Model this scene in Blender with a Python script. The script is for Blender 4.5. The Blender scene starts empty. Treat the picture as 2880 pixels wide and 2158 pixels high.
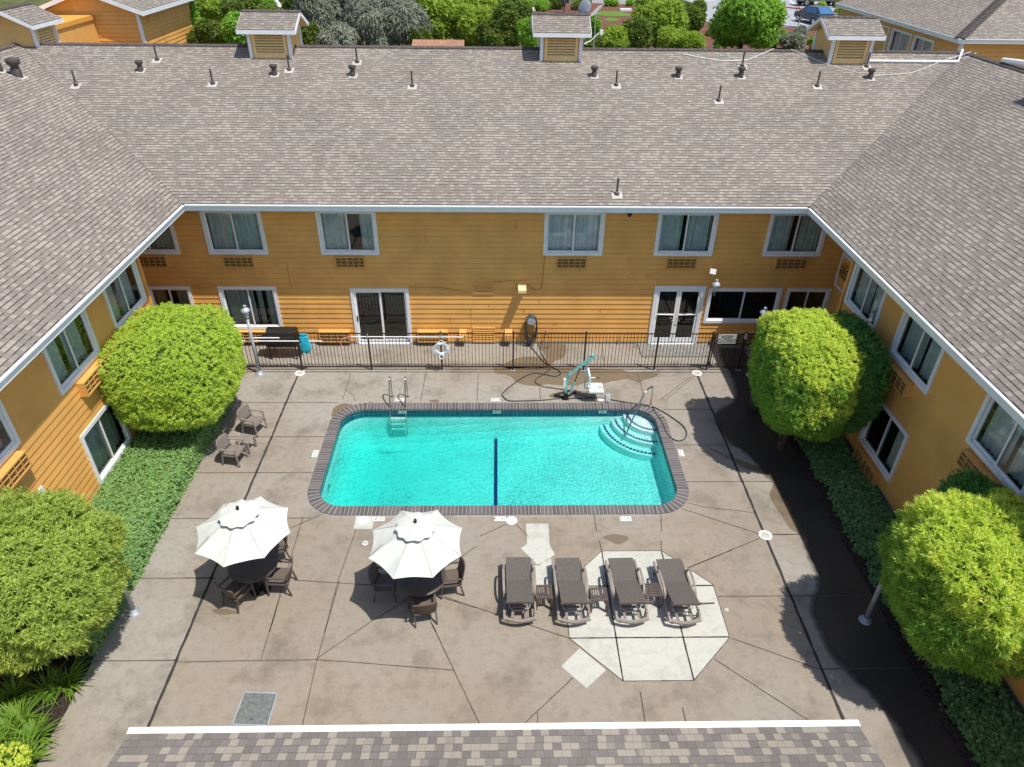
import bpy, bmesh, math, random
import numpy as np
from mathutils import Vector, Matrix, noise as mnoise
random.seed(7)
rng = np.random.default_rng(7)
R = math.radians
S = bpy.context.scene
COL = S.collection

# ------------------------------------------------------------------ survey: where things stand
# The camera station was surveyed from the photograph; the helpers turn a sighted point into a
# world point on a known plane (deck z, wall Y, wall X), so everything gets real coordinates.
F = 1975.0; YA, PI_, RO = R(1.436), R(34.25), R(-.789); CX, CY = 1440, 1079
CAM = np.array([0, 0, 13.4])
_f = np.array([math.sin(YA)*math.cos(PI_), math.cos(YA)*math.cos(PI_), -math.sin(PI_)])
_r = np.array([math.cos(YA), -math.sin(YA), 0]); _d = np.cross(_f, _r)
_c, _s = math.cos(RO), math.sin(RO)
CM = np.array([_c*_r+_s*_d, -_s*_r+_c*_d, _f])
k = 960/2212
FR = {'A1':(0,0,k),'A2':(960,0,k),'A3':(1920,0,k),'A4':(0,560,k),'A5':(960,560,k),'A6':(1920,560,k),'B1':(0,1100,k),
 'B2':(860,1100,1040/2212),'B3':(1920,1100,k),'B4':(0,1600,k),'B5':(960,1560,k),'B6':(1920,1600,k),'B7':(520,1360,820/2212),
 'B8':(1360,1520,700/2212),'L':(1480,980,460/2212),'Q7':(660,880,500/2212),'Q8':(1200,860,560/2212),'Q3':(1000,1040,260/2212),
 'S3':(1460,0,500/2212),'S4':(1900,0,500/2212),'S5':(2300,0,580/2212),'S2':(1000,0,500/2212),'S1':(460,0,600/2212),'S6':(0,0,540/2212),
 'F':(0,0,2880/2211),'N':(0,0,1)}
def ray(fr, x, y):
    a, b, s = FR[fr]
    return np.array([(a+x*s-CX)/F, (b+y*s-CY)/F, 1.]) @ CM
def G(fr, x, y, z=0.0):
    v = ray(fr, x, y); return Vector(CAM+v*((z-CAM[2])/v[2]))
def GY(fr, x, y, Y):
    v = ray(fr, x, y); return Vector(CAM+v*(Y/v[1]))
SL = .375; YE = 21.4; ZE = 5.6; XEL, XER = -9.8, 9.9; RUN = 8.6; YR = YE+RUN; ZR = ZE+SL*RUN
def GR(fr, x, y):                       # point on the courtyard slope of the back roof
    v = ray(fr, x, y); t = (ZE-SL*YE-CAM[2])/(v[2]-SL*v[1]); return Vector(CAM+v*t)

# ------------------------------------------------------------------ materials
def mat(name, rough=.7, spec=.3, metal=0):
    m = bpy.data.materials.new(name); m.use_nodes = True
    b = m.node_tree.nodes['Principled BSDF']
    b.inputs['Roughness'].default_value = rough; b.inputs['Metallic'].default_value = metal
    b.inputs['Specular IOR Level'].default_value = spec
    return m, m.node_tree.nodes, m.node_tree.links, b
def plain(name, c, rough=.6, spec=.3, metal=0, var=.12, scale=6, bump=0):
    m, n, l, b = mat(name, rough, spec, metal)
    g = n.new('ShaderNodeNewGeometry'); t = n.new('ShaderNodeTexNoise'); t.inputs['Scale'].default_value = scale
    t.inputs['Detail'].default_value = 5; l.new(g.outputs['Position'], t.inputs['Vector'])
    r = n.new('ShaderNodeValToRGB'); r.color_ramp.elements[0].position = .3; r.color_ramp.elements[1].position = .7
    r.color_ramp.elements[0].color = (*[x*(1-var) for x in c], 1); r.color_ramp.elements[1].color = (*[min(1, x*(1+var)) for x in c], 1)
    l.new(t.outputs['Fac'], r.inputs['Fac']); l.new(r.outputs['Color'], b.inputs['Base Color'])
    if bump:
        bp = n.new('ShaderNodeBump'); bp.inputs['Strength'].default_value = bump; bp.inputs['Distance'].default_value = .02
        l.new(t.outputs['Fac'], bp.inputs['Height']); l.new(bp.outputs['Normal'], b.inputs['Normal'])
    return m
def N(n, t, **kw):
    x = n.new(t)
    for a, v in kw.items(): setattr(x, a, v)
    return x
def math_(n, l, op, a, b=None):
    x = n.new('ShaderNodeMath'); x.operation = op
    for i, v in enumerate((a, b)):
        if v is None: continue
        if isinstance(v, (int, float)): x.inputs[i].default_value = v
        else: l.new(v, x.inputs[i])
    return x.outputs[0]
def shingle_mat(name, cols, h=.14, w=.15, line=.25, linek=.70, pos=(.12, .45, .62, .78)):
    m, n, l, b = mat(name, .9, .15)
    uv = n.new('ShaderNodeUVMap'); sp = n.new('ShaderNodeSeparateXYZ'); l.new(uv.outputs['UV'], sp.inputs[0])
    v = math_(n, l, 'DIVIDE', sp.outputs['Y'], h); row = math_(n, l, 'FLOOR', v); fv = math_(n, l, 'FRACT', v)
    wn = n.new('ShaderNodeTexWhiteNoise'); wn.noise_dimensions = '1D'; l.new(row, wn.inputs['W'])
    def cells(width, seed):
        u = math_(n, l, 'ADD', math_(n, l, 'DIVIDE', sp.outputs['X'], width), math_(n, l, 'MULTIPLY', wn.outputs['Value'], 9.7+seed))
        cmb = n.new('ShaderNodeCombineXYZ'); l.new(math_(n, l, 'FLOOR', u), cmb.inputs[0]); l.new(row, cmb.inputs[1]); cmb.inputs[2].default_value = seed
        q = n.new('ShaderNodeTexWhiteNoise'); q.noise_dimensions = '3D'; l.new(cmb.outputs[0], q.inputs['Vector'])
        return q.outputs['Value'], math_(n, l, 'FRACT', u)
    r1, f1 = cells(w, 1.0); r2, f2 = cells(w*2.3, 5.0)
    val = math_(n, l, 'ADD', math_(n, l, 'MULTIPLY', r1, .88), math_(n, l, 'MULTIPLY', r2, .12))
    rp = n.new('ShaderNodeValToRGB'); rp.color_ramp.interpolation = 'LINEAR'
    e = rp.color_ramp.elements
    e[0].position = pos[0]; e[0].color = (*cols[0], 1); e[1].position = pos[3]; e[1].color = (*cols[3], 1)
    a = e.new(pos[1]); a.color = (*cols[1], 1); a = e.new(pos[2]); a.color = (*cols[2], 1)
    l.new(val, rp.inputs['Fac'])
    # grit and broad weathering
    nz = n.new('ShaderNodeTexNoise'); nz.inputs['Scale'].default_value = 60; l.new(uv.outputs['UV'], nz.inputs['Vector'])
    nb = n.new('ShaderNodeTexNoise'); nb.inputs['Scale'].default_value = .35; nb.inputs['Detail'].default_value = 4; l.new(uv.outputs['UV'], nb.inputs['Vector'])
    w1 = math_(n, l, 'ADD', math_(n, l, 'MULTIPLY', nz.outputs['Fac'], .35), math_(n, l, 'ADD', math_(n, l, 'MULTIPLY', nb.outputs['Fac'], .5), .56))
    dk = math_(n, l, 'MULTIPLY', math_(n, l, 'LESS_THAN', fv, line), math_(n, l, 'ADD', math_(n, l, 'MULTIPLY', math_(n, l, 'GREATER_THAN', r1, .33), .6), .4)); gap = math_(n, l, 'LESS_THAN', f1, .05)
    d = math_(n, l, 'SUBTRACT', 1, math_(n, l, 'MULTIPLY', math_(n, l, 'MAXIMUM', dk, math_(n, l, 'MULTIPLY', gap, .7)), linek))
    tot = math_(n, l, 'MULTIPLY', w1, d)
    mx = n.new('ShaderNodeVectorMath'); mx.operation = 'SCALE'; l.new(rp.outputs['Color'], mx.inputs[0]); l.new(tot, mx.inputs['Scale'])
    l.new(mx.outputs[0], b.inputs['Base Color'])
    bp = n.new('ShaderNodeBump'); bp.inputs['Strength'].default_value = .35; bp.inputs['Distance'].default_value = .012
    hh = math_(n, l, 'ADD', math_(n, l, 'MULTIPLY', math_(n, l, 'SUBTRACT', 1, fv), 1.0), math_(n, l, 'MULTIPLY', nz.outputs['Fac'], .4))
    l.new(hh, bp.inputs['Height']); l.new(bp.outputs['Normal'], b.inputs['Normal'])
    return m
def leaf_mat(name, c0, c1, tr=.35):
    m = bpy.data.materials.new(name); m.use_nodes = True; n = m.node_tree.nodes; l = m.node_tree.links; n.clear()
    o = n.new('ShaderNodeOutputMaterial'); g = n.new('ShaderNodeNewGeometry'); r = n.new('ShaderNodeValToRGB')
    r.color_ramp.elements[0].color = (*c0, 1); r.color_ramp.elements[1].color = (*c1, 1)
    tx = n.new('ShaderNodeTexNoise'); tx.inputs['Scale'].default_value = 2.2; tx.inputs['Detail'].default_value = 3; l.new(g.outputs['Position'], tx.inputs['Vector'])
    f = math_(n, l, 'ADD', math_(n, l, 'MULTIPLY', g.outputs['Random Per Island'], .6), math_(n, l, 'MULTIPLY', tx.outputs['Fac'], .8)); f = math_(n, l, 'SUBTRACT', f, .2)
    l.new(f, r.inputs['Fac'])
    d = n.new('ShaderNodeBsdfPrincipled'); d.inputs['Roughness'].default_value = .55; d.inputs['Specular IOR Level'].default_value = .25
    t = n.new('ShaderNodeBsdfTranslucent'); mx = n.new('ShaderNodeMixShader'); mx.inputs[0].default_value = tr
    l.new(r.outputs['Color'], d.inputs['Base Color']); l.new(r.outputs['Color'], t.inputs['Color'])
    l.new(d.outputs[0], mx.inputs[1]); l.new(t.outputs[0], mx.inputs[2]); l.new(mx.outputs[0], o.inputs[0])
    return m
def glass_mat(name, tint, refl=.08):
    m = bpy.data.materials.new(name); m.use_nodes = True; n = m.node_tree.nodes; l = m.node_tree.links; n.clear()
    o = n.new('ShaderNodeOutputMaterial'); t = n.new('ShaderNodeBsdfTransparent'); t.inputs[0].default_value = (*tint, 1)
    g = n.new('ShaderNodeBsdfGlossy'); g.inputs['Roughness'].default_value = .02
    fr = n.new('ShaderNodeFresnel'); fr.inputs[0].default_value = 1.5
    mx = n.new('ShaderNodeMixShader'); l.new(math_(n, l, 'ADD', math_(n, l, 'MULTIPLY', fr.outputs[0], 1.3), refl), mx.inputs[0])
    l.new(t.outputs[0], mx.inputs[1]); l.new(g.outputs[0], mx.inputs[2]); l.new(mx.outputs[0], o.inputs[0])
    return m
def concrete_mat(name, base, dark, warm, rough=.85, bump=.25, spec=.3, slabs=False):
    m, n, l, b = mat(name, rough, spec)
    g = n.new('ShaderNodeNewGeometry'); P = g.outputs['Position']
    def nz(s, d=4, r=.6):
        t = n.new('ShaderNodeTexNoise'); t.inputs['Scale'].default_value = s; t.inputs['Detail'].default_value = d; t.inputs['Roughness'].default_value = r
        l.new(P, t.inputs['Vector']); return t.outputs['Fac']
    def ramp(f, a, bb):
        r = n.new('ShaderNodeMapRange'); r.inputs[1].default_value = a; r.inputs[2].default_value = bb; l.new(f, r.inputs[0]); return r.outputs[0]
    def mix(f, a, c):
        x = n.new('ShaderNodeMix'); x.data_type = 'RGBA'
        l.new(f, x.inputs['Factor'])
        for i, v in ((6, a), (7, c)):
            if isinstance(v, tuple): x.inputs[i].default_value = (*v, 1)
            else: l.new(v, x.inputs[i])
        return x.outputs[2]
    c = mix(ramp(nz(.45, 3), .35, .65), base, warm)
    if slabs:      # the outer strips and the band by the fence were poured greyer
        sp = n.new('ShaderNodeSeparateXYZ'); l.new(P, sp.inputs[0]); X, Y = sp.outputs[0], sp.outputs[1]
        gr = math_(n, l, 'MAXIMUM', math_(n, l, 'MAXIMUM', math_(n, l, 'LESS_THAN', X, -6.85), math_(n, l, 'GREATER_THAN', X, 6.92)), math_(n, l, 'GREATER_THAN', Y, 13.38))
        c = mix(math_(n, l, 'MULTIPLY', gr, .7), c, (.335, .315, .275))
        cx = math_(n, l, 'FLOOR', math_(n, l, 'DIVIDE', X, 2.4)); cy = math_(n, l, 'FLOOR', math_(n, l, 'DIVIDE', Y, 1.9)); cb = n.new('ShaderNodeCombineXYZ'); l.new(cx, cb.inputs[0]); l.new(cy, cb.inputs[1])
        c = mix(math_(n, l, 'MULTIPLY', ramp(nz(.23, 2), .45, .6), .55), c, (.27, .215, .165))
    c = mix(math_(n, l, 'MULTIPLY', ramp(nz(.9, 6, .7), .5, .72), .8), c, dark)
    c = mix(math_(n, l, 'MULTIPLY', ramp(nz(5, 8, .75), .48, .72), .5), c, dark)
    c = mix(math_(n, l, 'MULTIPLY', ramp(nz(45, 2), .66, .72), .5), c, tuple(x*.45 for x in dark))
    c = mix(math_(n, l, 'MULTIPLY', ramp(nz(2.3, 5, .7), .6, .75), .35), c, tuple(min(1, x*1.35) for x in base))
    l.new(c, b.inputs['Base Color'])
    bp = n.new('ShaderNodeBump'); bp.inputs['Strength'].default_value = bump; bp.inputs['Distance'].default_value = .01
    l.new(nz(70, 3), bp.inputs['Height']); l.new(bp.outputs['Normal'], b.inputs['Normal'])
    return m
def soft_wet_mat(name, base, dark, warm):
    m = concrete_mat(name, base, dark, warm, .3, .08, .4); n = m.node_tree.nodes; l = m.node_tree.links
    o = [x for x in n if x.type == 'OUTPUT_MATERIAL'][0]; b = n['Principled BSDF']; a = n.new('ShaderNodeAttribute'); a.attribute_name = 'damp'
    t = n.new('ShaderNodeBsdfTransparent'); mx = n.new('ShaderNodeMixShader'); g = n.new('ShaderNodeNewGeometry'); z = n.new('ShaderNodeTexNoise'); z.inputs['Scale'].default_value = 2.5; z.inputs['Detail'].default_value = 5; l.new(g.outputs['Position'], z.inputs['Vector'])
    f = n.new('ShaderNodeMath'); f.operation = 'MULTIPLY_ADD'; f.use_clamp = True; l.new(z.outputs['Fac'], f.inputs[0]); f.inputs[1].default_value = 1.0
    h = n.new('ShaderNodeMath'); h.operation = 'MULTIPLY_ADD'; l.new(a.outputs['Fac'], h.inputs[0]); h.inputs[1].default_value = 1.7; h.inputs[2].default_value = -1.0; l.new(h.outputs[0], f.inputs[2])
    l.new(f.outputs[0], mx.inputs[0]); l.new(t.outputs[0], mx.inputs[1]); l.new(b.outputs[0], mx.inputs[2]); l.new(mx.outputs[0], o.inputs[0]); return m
def coping_mat():
    m, n, l, b = mat('coping_brick', .7, .3)
    uv = n.new('ShaderNodeUVMap'); sp = n.new('ShaderNodeSeparateXYZ'); l.new(uv.outputs['UV'], sp.inputs[0])
    v = math_(n, l, 'DIVIDE', sp.outputs['X'], .105); cell = math_(n, l, 'FLOOR', v); fr = math_(n, l, 'FRACT', v)
    wn = n.new('ShaderNodeTexWhiteNoise'); wn.noise_dimensions = '1D'; l.new(cell, wn.inputs['W'])
    r = n.new('ShaderNodeValToRGB'); r.color_ramp.elements[0].color = (.095, .083, .085, 1); r.color_ramp.elements[1].color = (.15, .133, .132, 1); l.new(wn.outputs['Value'], r.inputs['Fac'])
    gp = math_(n, l, 'LESS_THAN', fr, .12)
    x = n.new('ShaderNodeMix'); x.data_type = 'RGBA'; l.new(gp, x.inputs['Factor']); l.new(r.outputs['Color'], x.inputs[6]); x.inputs[7].default_value = (.36, .345, .335, 1)
    l.new(x.outputs[2], b.inputs['Base Color']); return m
def tile_mat():
    m, n, l, b = mat('waterline_tile', .2, .5)
    uv = n.new('ShaderNodeUVMap'); br = n.new('ShaderNodeTexBrick'); l.new(uv.outputs['UV'], br.inputs['Vector'])
    br.offset = 0; br.inputs['Scale'].default_value = 1; br.inputs['Brick Width'].default_value = .155; br.inputs['Row Height'].default_value = .155
    br.inputs['Mortar Size'].default_value = .004; br.inputs['Color1'].default_value = (.012, .07, .14, 1); br.inputs['Color2'].default_value = (.018, .11, .18, 1); br.inputs['Mortar'].default_value = (.12, .3, .36, 1)
    l.new(br.outputs['Color'], b.inputs['Base Color']); return m
def water_mat():
    m = bpy.data.materials.new('pool_water'); m.use_nodes = True; n = m.node_tree.nodes; l = m.node_tree.links; n.clear()
    o = n.new('ShaderNodeOutputMaterial'); t = n.new('ShaderNodeBsdfTransparent'); t.inputs[0].default_value = (.95, 1, 1, 1)
    g = n.new('ShaderNodeBsdfGlossy'); g.inputs['Roughness'].default_value = .03
    ge = n.new('ShaderNodeNewGeometry'); hs = []
    for sc, dist in ((9, 1.2), (26, 1.6)):
        x = n.new('ShaderNodeTexNoise'); x.inputs['Scale'].default_value = sc; x.inputs['Detail'].default_value = 3; x.inputs['Distortion'].default_value = dist
        l.new(ge.outputs['Position'], x.inputs['Vector']); hs.append(x.outputs['Fac'])
    h = math_(n, l, 'ADD', hs[0], math_(n, l, 'MULTIPLY', hs[1], .45))
    bp = n.new('ShaderNodeBump'); bp.inputs['Strength'].default_value = 1; bp.inputs['Distance'].default_value = .05; l.new(h, bp.inputs['Height'])
    rw = n.new('ShaderNodeTexNoise'); rw.inputs['Scale'].default_value = 7.5; rw.inputs['Detail'].default_value = 4; rw.inputs['Distortion'].default_value = 2.5; l.new(ge.outputs['Position'], rw.inputs['Vector'])  # ripple noise tints the surface, painting caustic-like light and dark lines
    rp = n.new('ShaderNodeValToRGB'); e = rp.color_ramp.elements; e[0].position = .38; e[0].color = (.70, .90, .90, 1); e[1].position = .56; e[1].color = (1, 1, 1, 1); l.new(rw.outputs['Fac'], rp.inputs['Fac']); 
    mk = n.new('ShaderNodeTexNoise'); mk.inputs['Scale'].default_value = .55; mk.inputs['Detail'].default_value = 3; l.new(ge.outputs['Position'], mk.inputs['Vector'])
    sp = n.new('ShaderNodeTexNoise'); sp.inputs['Scale'].default_value = 13; sp.inputs['Detail'].default_value = 2; sp.inputs['Distortion'].default_value = 3.5; l.new(ge.outputs['Position'], sp.inputs['Vector'])
    mr = n.new('ShaderNodeMapRange'); mr.inputs[1].default_value = .46; mr.inputs[2].default_value = .6; l.new(mk.outputs['Fac'], mr.inputs[0])
    sr = n.new('ShaderNodeMapRange'); sr.inputs[1].default_value = .42; sr.inputs[2].default_value = .32; l.new(sp.outputs['Fac'], sr.inputs[0])
    kk = math_(n, l, 'SUBTRACT', 1, math_(n, l, 'MULTIPLY', math_(n, l, 'MULTIPLY', mr.outputs[0], sr.outputs[0]), .85))  # broken ripple shading painted as darker specks in the tint
    vs = n.new('ShaderNodeVectorMath'); vs.operation = 'SCALE'; l.new(rp.outputs['Color'], vs.inputs[0]); l.new(kk, vs.inputs['Scale']); l.new(vs.outputs[0], t.inputs[0])
    fr = n.new('ShaderNodeFresnel'); fr.inputs[0].default_value = 1.33; l.new(bp.outputs['Normal'], fr.inputs['Normal']); l.new(bp.outputs['Normal'], g.inputs['Normal'])
    mx = n.new('ShaderNodeMixShader'); l.new(fr.outputs[0], mx.inputs[0]); l.new(t.outputs[0], mx.inputs[1]); l.new(g.outputs[0], mx.inputs[2]); l.new(mx.outputs[0], o.inputs[0])
    va = n.new('ShaderNodeVolumeAbsorption'); va.inputs['Color'].default_value = (.0, .91, .88, 1); va.inputs['Density'].default_value = 1.05
    l.new(va.outputs[0], o.inputs['Volume']); return m
def wicker_mat():
    m, n, l, b = mat('woven_wicker', .45, .4)
    uv = n.new('ShaderNodeUVMap'); br = n.new('ShaderNodeTexBrick'); l.new(uv.outputs['UV'], br.inputs['Vector'])
    br.offset = .5; br.inputs['Scale'].default_value = 1; br.inputs['Brick Width'].default_value = .035; br.inputs['Row Height'].default_value = .022
    br.inputs['Mortar Size'].default_value = .004; br.inputs['Color1'].default_value = (.225, .20, .178, 1); br.inputs['Color2'].default_value = (.17, .15, .132, 1); br.inputs['Mortar'].default_value = (.06, .052, .046, 1)
    l.new(br.outputs['Color'], b.inputs['Base Color'])
    bp = n.new('ShaderNodeBump'); bp.inputs['Strength'].default_value = .6; bp.inputs['Distance'].default_value = .006; l.new(br.outputs['Fac'], bp.inputs['Height']); bp.invert = True
    l.new(bp.outputs['Normal'], b.inputs['Normal']); return m
SHC = [(.23, .198, .172), (.262, .228, .199), (.29, .254, .221), (.345, .303, .259)]
M = dict(
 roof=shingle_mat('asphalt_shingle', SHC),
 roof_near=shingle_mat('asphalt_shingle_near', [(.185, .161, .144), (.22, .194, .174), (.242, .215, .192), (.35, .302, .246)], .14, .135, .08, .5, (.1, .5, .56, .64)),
 cap=plain('ridge_cap_shingle', (.10, .085, .08), .9, .15, var=.35, scale=9),
 siding=plain('orange_lap_siding', (.76, .395, .11), .55, .3, var=.10, scale=1.3),
 siding2=plain('orange_panel', (.75, .39, .11), .55, .3, var=.08, scale=3),
 cupola=plain('pale_ochre_siding', (.74, .46, .17), .55, .3, var=.06, scale=2),
 lap_shade_seam=plain('board_lap_shade_seam', (.50, .24, .06), .8, .1, var=.3, scale=5),  # painted shade line under each lap; same brown for seams and cables
 louver=plain('ochre_louver', (.82, .56, .25), .6, .3, var=.08),
 trim=plain('white_trim', (.78, .80, .82), .5, .35, var=.05, scale=3),
 white=plain('white_paint', (.85, .85, .84), .45, .4, var=.03),
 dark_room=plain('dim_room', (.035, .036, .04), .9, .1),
 curtain=plain('grey_curtain', (.74, .79, .77), .9, .1, var=.15, scale=4),
 curtain_w=plain('pale_curtain', (.86, .88, .90), .9, .1, var=.1, scale=4),
 glass=glass_mat('window_glass', (.82, .90, .90), .04),
 found=plain('concrete_footing', (.24, .23, .21), .9, .2, var=.2),
 deck=concrete_mat('deck_concrete', (.30, .266, .218), (.148, .134, .107), (.315, .256, .192), slabs=True),
 pale=concrete_mat('pale_concrete', (.50, .50, .45), (.32, .325, .29), (.53, .52, .46)),
 wet=concrete_mat('wet_concrete', (.19, .147, .10), (.125, .094, .064), (.20, .155, .105), .3, .08, .5),
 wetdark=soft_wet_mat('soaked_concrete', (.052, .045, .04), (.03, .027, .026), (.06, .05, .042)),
 joint=plain('joint_filler', (.045, .042, .038), .9, .2, var=.3, scale=20),
 fine=plain('hairline_joint', (.11, .095, .075), .9, .2, var=.4, scale=20),
 coping=coping_mat(), tile=tile_mat(), water=water_mat(),
 plaster=plain('pool_plaster', (.88, .90, .89), .8, .2, var=.03, scale=2),
 bluetile=plain('navy_tile', (.012, .035, .19), .3, .5, var=.35, scale=12),
 black=plain('black_metal', (.014, .013, .013), .45, .4, var=.2),
 rail=plain('dark_bronze_metal', (.035, .022, .018), .5, .4, var=.2),
 steel=plain('brushed_steel', (.55, .55, .54), .25, .5, 1, var=.1),
 galv=plain('galvanised_pole', (.42, .45, .50), .5, .4, .25, var=.12),
 taupe=plain('taupe_plastic', (.27, .235, .205), .5, .35, var=.08),
 sling=plain('taupe_sling_fabric', (.21, .18, .155), .85, .15, var=.1, scale=20),
 slingd=plain('brown_sling_fabric', (.135, .108, .09), .85, .15, var=.1, scale=20),
 bronze=plain('bronze_frame', (.10, .08, .068), .5, .4, var=.12),
 brown=plain('brown_slat', (.105, .08, .07), .55, .3, var=.15),
 wicker=wicker_mat(),
 canvas=plain('cream_canvas', (.63, .64, .58), .9, .1, var=.05, scale=5, bump=.15),
 tabletop=plain('dark_brown_tabletop', (.075, .055, .048), .35, .4, var=.2),
 teal=plain('teal_powder_coat', (.22, .48, .46), .4, .4, var=.08),
 net=plain('turquoise_net', (.03, .42, .58), .7, .2, var=.2, scale=12),
 pink=plain('pink_plastic', (.75, .30, .36), .5, .3),
 hose=plain('dark_hose', (.03, .042, .045), .4, .4),
 ring=plain('pale_blue_ring', (.50, .60, .68), .6, .3, var=.1),
 vent=plain('dark_vent_metal', (.085, .07, .064), .5, .4, .2, var=.3),
 flash=plain('pale_flashing', (.50, .45, .41), .6, .3, var=.1),
 hatch=plain('diamond_plate', (.20, .215, .20), .45, .4, .3, var=.25, scale=14, bump=.6),
 soil=plain('dark_mulch', (.04, .03, .026), .95, .1, var=.6, scale=18, bump=1),
 earth=plain('hillside_earth', (.10, .11, .04), .95, .1, var=.5, scale=.8),
 mulch=plain('red_bark_mulch', (.165, .078, .056), .95, .1, var=.35, scale=3),
 grassm=plain('grass', (.12, .21, .035), .9, .1, var=.3, scale=5),
 asphalt=plain('pale_asphalt', (.33, .34, .35), .9, .2, var=.1, scale=1),
 paint=plain('road_paint', (.8, .8, .8), .7, .2), redk=plain('red_kerb_paint', (.55, .05, .05), .6, .3), kerb=plain('kerb_concrete', (.55, .54, .52), .9, .2),
 terra=plain('terracotta_tile', (.44, .26, .17), .8, .2, var=.25, scale=8),
 bark=plain('tree_bark', (.10, .075, .055), .95, .1, var=.4, scale=12),
 grey=plain('grey_dish', (.22, .24, .28), .5, .4), carblue=plain('dark_car_paint', (.03, .035, .07), .25, .6), carroof=plain('blue_car_glass', (.05, .16, .32), .15, .6),
 truckp=plain('grey_truck_paint', (.10, .115, .11), .3, .5), tyre=plain('rubber', (.015, .015, .015), .8, .2), sign=plain('grey_sign', (.50, .52, .50), .6, .3, var=.04),
 ink=plain('black_lettering', (.03, .03, .03), .6, .2), acgrille=plain('ochre_grille', (.66, .36, .10), .55, .3), acdark=plain('dark_coil', (.19, .11, .045), .7, .2, var=.4, scale=20),
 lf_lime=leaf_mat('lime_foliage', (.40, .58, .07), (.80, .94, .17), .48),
 lf_yellow=leaf_mat('yellow_green_foliage', (.44, .64, .08), (.95, .98, .20), .48),
 lf_olive=leaf_mat('olive_foliage', (.29, .40, .075), (.68, .80, .18), .47),
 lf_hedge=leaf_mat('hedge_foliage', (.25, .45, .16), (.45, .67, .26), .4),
 lf_ivy=leaf_mat('ivy_leaf', (.12, .25, .09), (.28, .46, .17), .28),
 lf_strap=leaf_mat('strap_leaf', (.10, .22, .025), (.24, .38, .05), .35),
 lf_grey=leaf_mat('grey_green_foliage', (.11, .13, .08), (.44, .46, .36), .3),
 lf_fresh=leaf_mat('fresh_green_foliage', (.22, .36, .045), (.56, .68, .10), .45),
 lf_bright=leaf_mat('bright_green_foliage', (.17, .38, .04), (.46, .70, .11), .45),
 lf_mid=leaf_mat('mid_green_foliage', (.10, .17, .03), (.30, .38, .075), .38),
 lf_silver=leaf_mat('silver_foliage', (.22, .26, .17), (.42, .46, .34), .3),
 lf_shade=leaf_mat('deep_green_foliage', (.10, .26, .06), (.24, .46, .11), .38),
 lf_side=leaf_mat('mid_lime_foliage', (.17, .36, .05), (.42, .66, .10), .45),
 core=plain('inner_twigs', (.085, .13, .025), .95, .05, var=.5, scale=10),
)

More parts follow.
